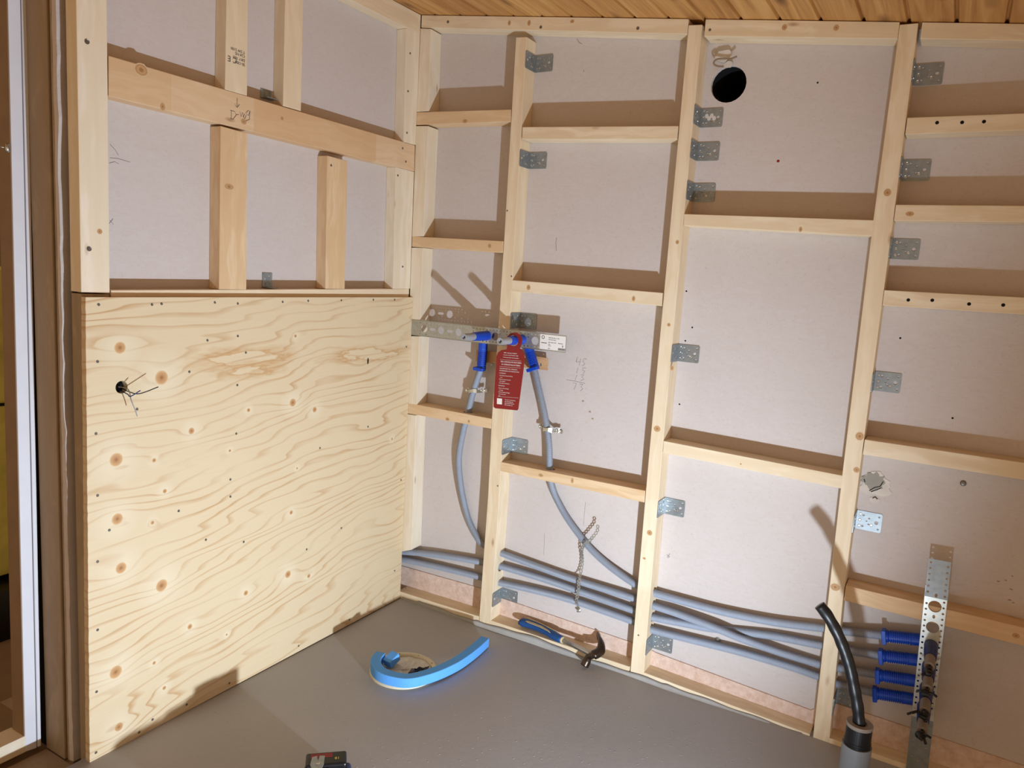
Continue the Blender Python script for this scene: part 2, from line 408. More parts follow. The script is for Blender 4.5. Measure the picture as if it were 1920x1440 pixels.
# little parts: screw heads and knots (shared meshes)
def _screw():
    bm = bmesh.new(); prof = [(0, .35), (.35, .3), (.42, .02), (.75, .02), (1, .28), (1, 0)]
    rows = [[bm.verts.new((r*math.cos(k*math.tau/10), r*math.sin(k*math.tau/10), z)) for k in range(10)] for r, z in prof[1:]]
    for a, b in zip(rows, rows[1:]):
        for k in range(10): bm.faces.new((a[k], a[(k+1) % 10], b[(k+1) % 10], b[k]))
    bm.faces.new(rows[0]); return mesh_of(bm, 'screw')
SCREW = _screw(); SCREW.materials.append(M['screw'])
SCREWZ = SCREW.copy(); SCREWZ.materials[0] = M['zinc']
def _disc():
    bm = bmesh.new(); rows = [[bm.verts.new((r*math.cos(k*math.tau/16)*(1+.08*math.sin(3*k)), r*math.sin(k*math.tau/16), z)) for k in range(16)] for r, z in ((.6, .12), (.95, .1), (1, 0))]
    for a, b in zip(rows, rows[1:]):
        for k in range(16): bm.faces.new((a[k], a[(k+1) % 16], b[(k+1) % 16], b[k]))
    bm.faces.new(rows[0]); return mesh_of(bm, 'disc')
KNOT = _disc(); KNOT.materials.append(M['knot'])
HOLE = KNOT.copy(); HOLE.materials[0] = M['hole']
def spot(parent, name, me, p, nrm, rx, ry=None, flatz=None):
    ry = ry or rx; hint = Vector((0, 0, 1)) if abs(nrm[2]) < .9 else Vector((0, 1, 0))
    m = frame(p, hint, nrm)
    S = Matrix.Diagonal((ry, rx, flatz if flatz is not None else min(rx, ry)*.6, 1))
    return link_obj(name, me, None, parent, m @ S)
NR, NL = (0, -1, 0), (1, 0, 0)
def screws_R(o, pts, r=.0032, y=-.0002, me=None):
    for u, v in pts: spot(o, 'screw', me or SCREW, RW(u, v, y), NR, r)
def screws_L(o, pts, r=.0036, x=.0002, me=None):
    for u, v in pts: spot(o, 'screw', me or SCREW, LW(u, v, x), NL, r)
def knots_R(o, pts, y=-.0002):
    for u, v, rx, ry in pts: spot(o, 'knot', KNOT, RW(u, v, y), NR, rx, ry, .0006)
def knots_L(o, pts, x=.0002):
    for u, v, rx, ry in pts: spot(o, 'knot', KNOT, LW(u, v, x), NL, rx, ry, .0006)

# ------------------------------------------------------------------ setting
D, DL = .07, .045
CZ = lambda x: 2.272 - .1212*x                     # the ceiling falls towards the right
# floor: one slab with a doorway sill level, slightly lumpy
bm = bmesh.new(); nx, ny = 70, 70
g = [[None]*(ny+1) for _ in range(nx+1)]
for i in range(nx+1):
    for j in range(ny+1):
        x = -.012 + 3.21*i/nx; y = -3.4 + 3.44*j/ny
        d = math.hypot(x-.381, y+.431)
        z = .004 - .004*min(1, max(0, x-1.2)) + .0012*math.sin(9*x+3*y)*math.cos(7*y) - .008*math.exp(-(d/.35)**2)
        if x < .02: z = min(z, .002)
        g[i][j] = bm.verts.new((x, y, z))
for i in range(nx):
    for j in range(ny): bm.faces.new((g[i][j], g[i+1][j], g[i+1][j+1], g[i][j+1]))
ext = bmesh.ops.extrude_face_region(bm, geom=bm.faces[:])
for v in [e for e in ext['geom'] if isinstance(e, bmesh.types.BMVert)]: v.co.z = -.12
floor = struct(link_obj('floor', mesh_of(bm), M['floor'], smooth=False))
for p in floor.data.polygons: p.use_smooth = p.normal.z > .5
# ceiling boards with v-grooves running towards the room
bm = bmesh.new(); prof = []; x = -1.2
k0 = math.floor((x+CEIL_OFF)/CEIL_W)
for k in range(k0, k0+46):
    x0 = k*CEIL_W - CEIL_OFF; prof += [(x0+.006, 0), (x0+CEIL_W-.006, 0), (x0+CEIL_W-.002, .010), (x0+CEIL_W+.002, .010)]
rows = [[bm.verts.new((px, y, CZ(px)+pz)) for px, pz in prof] for y in (-3.4, .09)]
for i in range(len(prof)-1): bm.faces.new((rows[0][i], rows[0][i+1], rows[1][i+1], rows[1][i]))
top = [[bm.verts.new((px, y, CZ(px)+.06)) for px in (prof[0][0], prof[-1][0])] for y in (-3.4, .09)]
bm.faces.new((top[0][0], top[0][1], top[1][1], top[1][0]))
bm.faces.new([rows[0][0], rows[1][0], top[1][0], top[0][0]]); bm.faces.new([rows[0][-1], rows[1][-1], top[1][1], top[0][1]])
bm.faces.new(rows[0]+[top[0][1], top[0][0]]); bm.faces.new(rows[1]+[top[1][1], top[1][0]])
struct(link_obj('ceiling', mesh_of(bm), M['ceil']))
# back board (long wall) with its vent hole
def slab_R(name, x0, x1, y0, y1, zb):
    bm = bmesh.new(); v = []
    for y in (y0, y1):
        v += [bm.verts.new(p) for p in ((x0, y, zb), (x1, y, zb), (x1, y, CZ(x1)+.03), (x0, y, CZ(x0)+.03))]
    for f in ((0,1,2,3),(4,7,6,5),(0,4,5,1),(1,5,6,2),(2,6,7,3),(3,7,4,0)): bm.faces.new([v[i] for i in f])
    return link_obj(name, mesh_of(bm), M['board'])
wb = struct(slab_R('wall_back', -.075, 3.2, D, D+.013, -.11))
hc = RW(1366, 158, D); 
drill(wb, [(hc+Vector((0, -.02, 0)), hc+Vector((0, .04, 0)), .0545)])
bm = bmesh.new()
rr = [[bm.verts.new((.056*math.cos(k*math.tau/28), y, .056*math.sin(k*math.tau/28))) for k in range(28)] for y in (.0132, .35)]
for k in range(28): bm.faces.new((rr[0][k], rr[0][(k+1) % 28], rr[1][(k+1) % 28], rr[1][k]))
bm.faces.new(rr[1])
link_obj('vent_backing', mesh_of(bm), M['hole'], wb, Matrix.Translation(hc))  # black capped tube added behind the hole to keep outside light out
struct(box('trim_1', -.075, 3.2, D+.0131, D+.03, -.11, -.05, M['brown']))
# left board
wl = struct(box('wall_left', -DL-.013, -DL, -1.262, D, -.05, 2.31, M['board']))
struct(box('wall_left', -.135, -.10, -1.27, D+.013, -.10, 2.31, M['brown']))
# pink strip at the bottom of the long wall
bm = bmesh.new()
ps = [(-.07, .112), (.355, .117), (1.087, .078), (1.615, .052), (2.3, .04), (3.1, .02)]
ps = [(-.065, .108), (.38, .118), (.42, .105), (1.05, .088), (1.09, .08), (1.6, .052), (1.66, .10), (2.3, .085), (3.1, .07)]
fr = [bm.verts.new((x, D-.006, -.03)) for x, z in ps]; ft = [bm.verts.new((x, D-.006, z)) for x, z in ps]; bt = [bm.verts.new((x, D-.0002, z)) for x, z in ps]
for i in range(len(ps)-1):
    bm.faces.new((fr[i], fr[i+1], ft[i+1], ft[i])); bm.faces.new((ft[i], ft[i+1], bt[i+1], bt[i]))
struct(link_obj('baseboard_back', mesh_of(bm), M['pink']))

# ------------------------------------------------------------------ long wall framing
GS = 'upright studs of the long wall'; GR = 'short horizontal rails between the studs'
def studR(poly, label, mat='pine', name='wall_stud', back=(0, D, 0), group=GS):
    return member(name, [(RW(*a), RW(*b)) for a, b in poly], back, M[mat], label, 'stud', group)
s2 = studR([((967.5,70),(987.5,69)),((945,450),(965,450)),((934.5,613),(956,613)),((922,784),(944,784)),((915,927.5),(936.5,927.5)),((897.5,1172),(919.5,1176))],
           'thick pine stud right of the corner, with the red card hanging in front of it')
s3 = studR([((1291,47),(1317,46)),((1254,450),(1278,450)),((1216.5,856),(1241,856)),((1188,1187),(1213,1187)),((1181,1268),(1206,1276))],
           'pine stud in the middle, left of the bay with the round vent hole')
s4 = studR([((1687,46),(1722,43)),((1637.5,412),(1675,412)),((1580,883),(1612,883)),((1552,1130),(1580,1130)),((1523,1395),(1553,1409))],
           'pine stud behind the black hose, rightmost full-height stud')
X5 = 2.26
def vrail(x0z, x1z):  # quad in world on y=0
    return x0z
# corner post pieces
def taperback(o, dx):  # slightly twisted timber: rear edge steps in
    return o
GC = 'corner post pieces of the long wall'
for (tl, tr, br, bl, lab) in (
    ((788.3,53),(808.5,54),(803.5,208),(780.9,209.5),'short corner post piece touching the top plate, above the highest short rail'),
    ((779.8,236),(803,236),(794,443),(772.5,443.5),'corner post piece between the two upper short rails of the narrow bay'),
    ((771.8,464),(793,464.5),(786.5,627),(765.5,626.5),'corner post piece behind the left end of the perforated metal strip'),
    ((769,630),(786.5,630.5),(781.5,759),(765,757.5),'corner post piece just under the perforated metal strip'),
    ((761.5,776),(780,779),(771.5,1031),(752,1034.5),'lowest corner post piece, its cut end stopping above the grey conduits')):
    member('corner_post', [(RW(*tl), RW(*tr)), (RW(*bl), RW(*br))], (-.004, D, 0), M['pine_white'], lab, 'stud', GC)
# short rails
def railR(tl, tr, br, bl, label, mat='pine', group=GR, name='wall_rail'):
    return member(name, [(RW(*bl), RW(*tl)), (RW(*br), RW(*tr))], (0, D-.0005, 0), M[mat], label, 'rail', group)
ra = railR((781.2,210.3),(957.5,205),(957,228),(780,234), 'short rail in the narrow corner bay nearest the ceiling, with one dark knot', 'pine_warm')
rb = railR((979.5,238),(1271.5,236),(1269,261),(978.5,261), 'rail in the bay right of the first thick stud, nearest the ceiling')
rc = railR((772.8,443),(943.5,452),(942.5,474),(772.1,462.5), 'second short rail down in the narrow corner bay, round knot near its right end', 'pine_warm')
rd = railR((960.5,525),(1242,549),(1240.5,574),(959,546), 'rail above the perforated metal strip in the second bay, with two dark knots')
re_ = railR((763,755),(921.5,785),(920.5,804),(761.5,774.5), 'short rail in the narrow corner bay with a grey conduit passing down through it', 'pine_warm')
rf = railR((938.5,866),(1209.5,920),(1208,942.5),(937,883), 'rail with wavy grain and a grey conduit passing down through it', 'pine_warm')
rg = railR((1282.5,401),(1638,412.6),(1635.5,442.7),(1281.5,423), 'rail below three metal brackets, in the bay with the vent hole')
rh = railR((1244,826.5),(1579.5,891.6),(1577,916),(1242.5,849), 'lower rail in the bay with the vent hole, long shadow above it')
def railR4(z0l, z1l, z0r, z1r, xl, label, mat='pine'):
    return member('wall_rail', [((xl, 0, z0l), (xl, 0, z1l)), ((X5, 0, z0r), (X5, 0, z1r))], (0, D-.0005, 0), M[mat], label, 'rail', GR)
ri = railR4(1.782, 1.826, 1.783, 1.822, 1.6575, 'rail with three dark bored holes in the far right bay, nearest the ceiling')
rj = railR4(1.554, 1.597, 1.556, 1.596, 1.6575, 'rail with one dark knot in the far right bay, second from the ceiling')
rk = railR4(1.322, 1.365, 1.323, 1.368, 1.6565, 'rail with four dark holes in the far right bay, third from the ceiling')
rl = railR4(.8965, .9405, .895, .941, 1.6565, 'plain rail above the torn plaster patch in the far right bay')
rm = railR4(.4545, .5015, .4505, .502, 1.657, 'lowest rail in the far right bay, behind the upright perforated strip', 'pine_warm')
member('wall_stud', [((X5, 0, 0), (X5+.045, 0, 0)), ((X5, 0, CZ(X5)-.02), (X5+.045, 0, CZ(X5)-.02))], (0, D, 0), M['pine'], 'pine stud beyond the right edge of the photo', 'stud', GS)
# top plates
GT = 'top plates under the ceiling boards'
def plateR(x0, x1, z0a, z1a, z0b, z1b, label):
    return member('top_plate', [((x0, 0, z0a), (x0, 0, z1a)), ((x1, 0, z0b), (x1, 0, z1b))], (0, D-.0005, 0), M['pine'], label, 'beam', GT)
p = lambda u, v: RW(u, v)
a0, a1, b0, b1 = p(789.5,51.5), p(789.5,28), p(1288.5,64), p(1289,37.5)
tp1 = plateR(a0.x, b0.x, a0.z, CZ(a0.x)-.002, b0.z, CZ(b0.x)-.002, 'long top plate under the ceiling, over the first two bays')
a0, b0 = p(1320,68), p(1683,72.6)
tp2 = plateR(a0.x, b0.x, a0.z, CZ(a0.x)-.002, b0.z, CZ(b0.x)-.002, 'top plate above the round vent hole')
a0, b0 = p(1725,72.6), p(1920,76)
tp3 = plateR(a0.x, X5, a0.z, CZ(a0.x)-.002, b0.z-(b0.z-a0.z)/(b0.x-a0.x)*0-.1212*(X5-b0.x), CZ(X5)-.002, 'top plate under the ceiling in the far right bay')
# sole plates
GP = 'sole plates on the floor along the long wall'
def soleR(x0, x1, za, zb, label, mat='pine'):
    return member('sole_plate', [((x0, 0, -.02), (x0, 0, za)), ((x1, 0, -.03), (x1, 0, zb))], (0, D-.0065, 0), M[mat], label, 'beam', GP)
sp1 = soleR(.004, .4005, .031, .036, 'short sole plate in the corner bay with a row of nail holes')
sp2 = soleR(.448, 1.021, .036, .034, 'sole plate the claw hammer lies on')
sp3 = soleR(1.068, 1.612, .031, .009, 'long sole plate left of the black hose')
sp4 = soleR(1.660, X5, .018, .010, 'sole plate behind the grey floor pipe')
# pale slurry smeared against the sole plates, part of the floor
bm = bmesh.new(); n = 90; rows = []
for i in range(n+1):
    x = .03 + 1.56*i/n
    h = .012 + .010*math.exp(-((x-.15)/.12)**2) + .012*math.exp(-((x-.62)/.14)**2) + .0035*math.sin(31*x)*math.sin(13*x)
    if x < .10: h = .012
    if x > 1.15: h = .012 - (x-1.15)*.03 + .002*math.sin(40*x)
    if x > .38: h += .006
    wd = .004 if x < .38 else .012 + .002*math.sin(17*x)
    rows.append([bm.verts.new((x, 0, -.01)), bm.verts.new((x, -.0008, h)), bm.verts.new((x, -.0022, h*.5)), bm.verts.new((x, -wd, .003))])
for a, b in zip(rows, rows[1:]):
    for k in range(3): bm.faces.new((a[k], a[k+1], b[k+1], b[k]))
link_obj('screed_smear', mesh_of(bm), M['slurry'], floor, smooth=True)

# bored holes for the conduits
PR = .0128
def hole_x(u, v, y, r=.0165):
    p = RW(u, v, y); return (p+Vector((-.05, 0, 0)), p+Vector((.05, 0, 0)), r)
drill(s2, [hole_x(918,1029,.045,.019), hole_x(918,1057.5,.045), hole_x(915,1086,.045)])
drill(s3, [hole_x(1207,1102,.045), hole_x(1204,1127.5,.045), hole_x(1202,1150,.045), hole_x(1201,1170,.045)])
drill(s4, [hole_x(1562,1181,.045), hole_x(1560,1213,.045), hole_x(1554,1248,.045), hole_x(1550,1274,.045)])
q = RW(876, 781, .035); drill(re_, [(q+Vector((.012, 0, .05)), q+Vector((-.012, 0, -.05)), .018)])
q = RW(1031, 889, .035); drill(rf, [(q+Vector((0, 0, .05)), q+Vector((.004, 0, -.05)), .017)])
# the visible bored holes and marks
for o_, pts in ((ri, [(1757,230),(1804,229.5),(1845,228)]), (rk, [(1703,562.5),(1748,563),(1817,570),(1881,572)])):
    for u, v in pts: spot(o_, 'bored_hole', HOLE, RW(u, v, -.0002), NR, .0046, None, .0003)
screws_R(tp1, [(840,41),(1014,51),(1196,53)], .005); screws_R(tp2, [(1331,56)], .004)
knots_R(tp2, [(1471,51,.008,.009),(1568,52,.008,.009)]); knots_R(tp1, [(955,43,.006,.009),(992,43,.007,.01),(1073,40,.008,.006)])
knots_R(ra, [(872,227,.012,.008)]); knots_R(rc, [(918,461,.008,.009)]); knots_R(rd, [(991,539,.008,.01),(1188,560,.006,.009)])
knots_R(re_, [(839,786,.01,.007),(879,790,.006,.006)]); knots_R(rf, [(1014,891,.011,.007),(1073,901,.006,.011)])
knots_R(rg, [(1501,430,.005,.008)]); knots_R(rj, [(1706,401,.011,.007)]); knots_R(rm, [(1905,1192,.01,.008)]); knots_R(rh, [(1389,870,.003,.003)])
knots_R(s4, [(1664,361,.010,.011),(1612,818,.012,.013),(1606,881,.009,.009),(1566,1101,.014,.012)])
knots_R(s3, [(1232,804,.012,.011),(1218,999,.010,.010),(1270,454,.006,.007),(1254,609,.006,.006),(1260,690,.006,.009),(1208,1047,.006,.004)])
screws_R(s3, [(1197,1191)], .003); screws_R(s2, [(959,518),(946,680),(933,911),(951,395)], .003)
screws_R(sp1, [(760,1102)], .003)

# ------------------------------------------------------------------ short wall framing
GLS = 'flat studs of the short wall'
def studL(poly, label, mat='pine', name='wall_stud', depth=DL, group=GLS, cat='stud'):
    return member(name, [(LW(*a), LW(*b)) for a, b in poly], (-depth+.0003, 0, 0), M[mat], label, cat, group)
pt, pb = (LW(143,0), LW(200.5,0)), (LW(152.5,548), LW(206,550))
dz = (CZ(0)-.072-pt[0].z)
postU = member('wall_stud', [(pb[0], pb[1]), (pt[0]+(pt[0]-pb[0])*(dz/(pt[0].z-pb[0].z)), pt[1]+(pt[1]-pb[1])*(dz/(pt[1].z-pb[1].z)))], (-DL+.0003, 0, 0), M['pine_white'],
               'broad pale stud at the open end of the short wall, above the plywood', 'stud', GLS)
lowz = pb[0].z-.004
member('wall_stud', [((-.0005, -1.2815, -.04), (-.0005, -1.21, -.04)), ((-.0005, -1.2795, lowz), (-.0005, -1.209, lowz))], (-DL+.0008, 0, 0), M['jamb'],
       'stud behind the sawn left edge of the plywood, only its side showing', 'stud', GLS)
def up(poly, ztop):
    """stretch a pair of lower points upward to a level above the frame"""
    (l0, r0), (l1, r1) = [(LW(*a), LW(*b)) for a, b in poly]
    ex = lambda a, b: a + (b-a)*((ztop-a.z)/(b.z-a.z))
    return [(l0, r0), (ex(l0, l1), ex(r0, r1))]
TPB = CZ(0)-.072
uA = member('wall_stud', up([((422,167.5),(463.5,179.5)),((425,0),(465,0))], TPB), (-DL+.0003, 0, 0), M['pine'], 'stud stamped with a printed approval mark, above the long beam', 'stud', GLS)
uB = member('wall_stud', up([((531,198.5),(564.5,208)),((535,0),(569,0))], TPB), (-DL+.0003, 0, 0), M['pine'], 'stud above the long beam, between the stamped stud and the corner', 'stud', GLS)
lA = studL([((414,236),(464.5,250)),((411,542.5),(462,542.8))], 'stud with a big dark-ringed knot, below the long beam', 'pine_warm')
lB = studL([((614,291.5),(652,302)),((610.5,541.5),(646.5,541.8))], 'narrow-looking stud below the long beam, with a split near its edge', 'pine_warm')
uC = studL([((762.5,53),(788,62)),((757,266),(779.3,272))], 'corner stud of the short wall, above the long beam', 'pine_white')
lC = studL([((742.5,313),(776.6,322)),((737,541.5),(769.3,541.5))], 'corner stud of the short wall, below the long beam', 'pine_white')
bt = studL([((203.5,180),(203.75,104)),((777,321.5),(778.3,272.5))], 'broad sanded beam running across the short wall, joined from several pieces', 'beam', 'cross_beam', DL+.002, None, 'beam')
tl = member('top_plate', [((0, -1.28, TPB+.0005), (0, -1.28, CZ(0)-.002)), ((0, -.0005, TPB+.0005), (0, -.0005, CZ(0)-.002))], (-DL+.0003, 0, 0), M['pine'], 'top plate of the short wall under the ceiling', 'beam', GT)
st = LW(206, 544); sb = LW(206, 565)
member('wall_rail', [((.0, -1.205, 1.185), (.0, -1.205, st.z)), ((0, -.002, 1.185), (0, -.002, LW(766, 541.5).z))], (-DL+.0003, 0, 0), M['pine'], 'thin-edged rail resting along the top of the plywood', 'rail', None)
knots_L(lA, [(429.5,350,.018,.0095)]); knots_L(bt, [(457,228,.011,.009),(529,222,.008,.007),(305,200,.008,.011)])
knots_L(bt, [(265,131,.02,.016)]); knots_L(postU, [(187,434,.007,.007)])
screws_L(postU, [(167,466.5),(163,78)], .006); screws_L(uC, [(769,100),(765,171),(763,249)], .004); screws_L(lC, [(746,329),(755,500)], .004)
screws_L(bt, [(755,278),(761,303)], .004); screws_L(lB, [(621,310)], .004)
# pencil and stamp
text(uA, 'C E', LW(445, 110, .0012), (0, -1, 0), (1, 0, 0), .022, M['ink'], 'printed_mark').matrix_basis @= Matrix.Identity(4)
for i, (s_, v_) in enumerate((('T SW 5100', 100), ('C24 NS', 107), ('DRY 18%', 115), ('SE-1204', 123))):
    text(uA, s_, LW(459.5, v_-3, .0012), (0, -1, 0), (1, 0, 0), .0105, M['ink'], 'printed_mark')
strokes('pencil_mark', [[(445,184),(444.5,201)],[(440,195),(444.5,202),(449,196)],
  [(434,207),(434,222)],[(432,207),(440,209),(443,216),(437,224),(432,222)],[(443,215),(448,215)],[(450,209),(452,219),(455,211),(458,220)],
  [(459,214),(456,219),(459,223),(462,216)],[(466,207),(461,212),(466,217),(469,208),(468,224),(461,227)]], M['ink'], bt, LW, .0012, .0006)

# ------------------------------------------------------------------ plywood sheet
PT = .018
c4 = [LW(168.5,1431,PT), LW(745.5,1116.5,PT), LW(769.5,557.5,PT), LW(160.5,557.5,PT)]
for c_ in c4[:2]: c_.z = max(.003, min(c_.z, .006))
for c_ in c4[1:3]: c_.y = -.001
bm = bmesh.new(); n = 60
ys0 = [c4[0].y + (c4[1].y-c4[0].y)*i/n for i in range(n+1)]
fr_, bk_ = [], []
# left edge sawn and slightly rough
le = [(c4[0] + (c4[3]-c4[0])*(i/90)) + Vector((0, random.uniform(-.0008, .0005), 0)) for i in range(91)]
le[0] = c4[0]; le[-1] = c4[3]
loop = le + [c4[2], c4[1]]
f1 = [bm.verts.new(p) for p in loop]; f0 = [bm.verts.new(Vector((.0, p.y, p.z))) for p in loop]
bm.faces.new(f1); bm.faces.new(f0[::-1])
for i in range(len(loop)): bm.faces.new((f1[i], f1[(i+1) % len(loop)], f0[(i+1) % len(loop)], f0[i]))
ply = link_obj('plywood_sheet', mesh_of(bm), M['ply'])
tag(ply, 'large spruce plywood sheet with round knots, covering the lower half of the short wall', 'plywood')
hp = LW(228, 726, PT); drill(ply, [(hp+Vector((-.03, 0, 0)), hp+Vector((.02, 0, 0)), .0165)])
box('hole_shade_box', -.0448, -.0005, hp.y-.03, hp.y+.03, hp.z-.03, hp.z+.03, M['hole'], ply)  # black box standing in for the shade inside the hole
screws_L(ply, [(185,571),(285,571),(303,569.5),(403,567),(446,569),(530,566),(578,564),(640,563),(700,562),(740,562),
  (183,678),(180,813),(183,929),(205,994),(183,1053),(183,1181),(181,1297),(180,1411),(389,638),(446,630),(443,813),(432,899),
  (432,931),(335,958),(386,1012),(457,1016),(286,1349),(261,1373),(350,1321),(430,1281),(560,1211),(655,1162),(461,661),(355,697),(445,722),(257,767),(740,1070),(752,900),(762,650),(575,1030),(600,840),(640,990),(690,800)], .0037, PT+.0002)
spot(ply, 'knot', HOLE, LW(690, 677, PT+.0003), NL, .004, .012, .0003)
# electric wires from the hole
def wire(pts, col, label, r=.0014):
    o = tube('electric_wire', [Vector(p) for p in pts], r, col, None, 8, step=.004)
    return tag(o, label, 'wire', 'wires hanging out of the hole in the plywood')
h0 = hp + Vector((-.012, 0, 0))
wire([h0+Vector((0,.004,-.002)), h0+Vector((.03,.008,-.010)), LW(262,738,.06), LW(298,725,.075)], M['black'], 'black wire bending right out of the hole in the plywood')
wire([h0+Vector((0,.0,-.008)), h0+Vector((.03,.004,-.016)), LW(245,743,.06), LW(265,731,.072)], M['blue_dark'], 'blue wire curling up to the right out of the hole in the plywood')
wire([h0+Vector((0,-.002,.0)), h0+Vector((.03,.006,-.004)), LW(246,750,.06), LW(254,770,.065), LW(258,783,.066)], M['greypl'], 'grey wire hanging down from the hole in the plywood')

# ------------------------------------------------------------------ door opening left of the short wall
YE = -1.285
def vbox(name, x0, x1, y0, y1, z0, z1, m, kind=None, label=None, cat=None, bev=.001):
    o = box(name, x0, x1, y0, y1, z0, z1, M[m], None, bev)
    if kind: o['kind'] = kind
    else: tag(o, label, cat)
    return o
# ragged board edge
bm = bmesh.new(); zz = [i*.035-.03 for i in range(67)]
A = []; 
for z_ in zz:
    a_ = -.0665 + random.uniform(-.0025, .0025) - (.005 if .9 < z_ < 1.6 else 0); b_ = -.082 + random.uniform(-.0015, .0015)
    A.append([bm.verts.new((a_, YE-.004, z_)), bm.verts.new((b_, YE-.005, z_)), bm.verts.new((b_, YE+.03, z_)), bm.verts.new((a_, YE+.03, z_))])
for a_, b_ in zip(A, A[1:]):
    for k in range(4): bm.faces.new((a_[k], a_[(k+1) % 4], b_[(k+1) % 4], b_[k]))
bm.faces.new(A[0]); bm.faces.new(A[-1])
o = link_obj('trim_2', mesh_of(bm), M['board']); struct(o)
vbox('trim_3', -.0999, -.083, YE, YE+.04, -.04, 2.28, 'jamb', 'structure')
bm = bmesh.new()
jamb = member('door_1', [((-.111, YE-.002, -.045), (-.111, YE+.04, -.045)), ((-.108, YE-.002, 2.28), (-.108, YE+.04, 2.28))], (-.092, 0, 0), M['jamb'], '', '', bev=.003)
for k_ in ('label', 'category'):
    if k_ in jamb: del jamb[k_]
struct(jamb)
vbox('slit_shade', -.0655, -.0455, -1.2655, -1.2625, -.04, 2.28, 'hole', 'structure')  # black strip painting the shade in the slit beside the ragged board
vbox('frame_gap_shade', -.30, -.2035, YE+.006, YE+.03, -.05, 2.28, 'hole', 'structure')  # black strip painting the shadow between brown jamb and white frame
# white painted frame
q0, q1 = LW(47.5, 1410, -.2), LW(78, 1399, -.2); t0, t1 = LW(15, 0, -.2), LW(52, 0, -.2)
s0, s1 = LW(70, 1402, -.2), LW(39.5, 0, -.2)
ext2 = lambda a, b, z: a + (b-a)*((z-a.z)/(b.z-a.z))
zt = 2.2
w1 = member('door_2', [(q0, s0+Vector((0, -.0012, 0))), (ext2(q0, t0, zt), ext2(s0, s1, zt)+Vector((0, -.0012, 0)))], (-.04, 0, 0), M['whitepaint'], '', '', bev=.002)
w2 = member('door_2', [(s0+Vector((0, .0012, 0)), q1), (ext2(s0, s1, zt)+Vector((0, .0012, 0)), ext2(q1, t1, zt))], (-.04, 0, 0), M['whitepaint'], '', '', bev=.003)
for o in (w1, w2):
    for k_ in ('label', 'category'):
        if k_ in o: del o[k_]
    struct(o)
box('seam', -.235, -.206, s0.y-.004, s0.y+.004, -.02, 2.15, M['hole'], w2)
lz = LW(17, 278, -.2)
strike = empty('strike_plate', lz, 'small shiny metal latch part on the white door frame', 'latch')
tube('latch', [lz+Vector((.001, -.004, .008)), lz+Vector((.006, -.007, 0)), lz+Vector((.001, -.004, -.01))], .0045, M['zinc'], strike, 10, step=.004)
tube('spring', [lz+Vector((.004, -.006, 0)), lz+Vector((.006, -.022, -.001))], .0015, M['zinc'], strike, 8)
w3 = member('door_3', [(q0+Vector((-.0015, -.0022, 0)), q0+Vector((-.0015, -.0004, 0))), (ext2(q0, t0, zt)+Vector((-.0015, -.0022, 0)), ext2(q0, t0, zt)+Vector((-.0015, -.0004, 0)))], (-.056, 0, 0), M['brown'], '', '', bev=0)
for k_ in ('label', 'category'):
    if k_ in w3: del w3[k_]
struct(w3)
# sill boards
sl = box('floor', -.60, -.10, -2.2, -1.245, -.11, -.048, M['brown']); struct(sl)
vbox('door_sill', -.27, -.2, -2.0, -1.342, -.026, .021, 'pine_white', None, 'pale raw wooden threshold strip at the foot of the white door frame', 'threshold')
vbox('sill_board', -.1975, -.0125, -2.0, -1.289, -.09, -.044, 'jamb', None, 'brown floor board in the doorway beside the concrete edge', 'board')
# the room beyond
struct(box('floor', -2.6, -.61, -3.2, 1.6, -.16, -.09, M['brown']))
struct(box('wall_beyond', -2.55, -.14, 1.55, 1.6, -.09, 2.7, M['brown']))
struct(box('wall_beyond', -2.62, -2.55, -3.2, 1.6, -.09, 2.7, M['brown']))
pan = vbox('yellow_cupboard', -1.5, -1.1, -1.10, .30, .12, 1.25, 'olive', None, 'dull yellow cupboard seen through the doorway', 'cupboard')
vbox('dark_crate', -1.3, -1.0, -1.05, -.2, -.09, .1, 'black', None, 'black crate on the floor beyond the doorway', 'crate')
box('seam', -1.0995, -1.0945, -1.09, .29, .76, .77, M['hole'], pan)

# ------------------------------------------------------------------ angle brackets
BW, BL = .057, .0705
def bracket_meshes():
    holes = [circ(.020, .012, .0035), circ(.020, .045, .0035), circ(.036, .020, .0028), circ(.036, .038, .0028), circ(.062, .010, .003), circ(.062, .047, .003), circ(.056, .0285, .0052), circ(.03, .0285, .0022)]
    a = flat(None, rrect(0, 0, BL, BW, .005), holes, .002, None)
    return a
BM_ = bracket_meshes(); BM_.materials.append(M['galv'])
proto = None
def bracket(X, z, label, dark=False, r_off=0):
    """L bracket in the inner corner between a stud's right side and the board: origin at the corner"""
    root = empty('angle_bracket', (X, D, z), label, 'bracket', 'perforated angle brackets joining studs to the board')
    m1 = Matrix(((1, 0, 0, X+.0003), (0, 0, -1, D-.0003), (0, 1, 0, z-BW/2), (0, 0, 0, 1)))       # leg on the board
    link_obj('board_leg', BM_, None, root, m1)
    m2 = Matrix(((0, 0, 1, X+.0003), (-1, 0, 0, D-.0003), (0, 1, 0, z-BW/2), (0, 0, 0, 1)))       # leg on the stud
    link_obj('stud_leg', BM_, None, root, m2)
    for dx, dzz in ((.012, -.018), (.012, 0), (.012, .018)):
        spot(root, 'screw', SCREWZ, Vector((X+dx, D-.0023, z+dzz)), NR, .0042)
    spot(root, 'screw', SCREWZ, Vector((X+.044, D-.0023, z-.010)), NR, .0042)
    for dy, dzz in ((.03, -.014), (.044, .012)):
        spot(root, 'screw', SCREWZ, Vector((X+.0023, D-dy, z+dzz)), (1, 0, 0), .004)
    return root
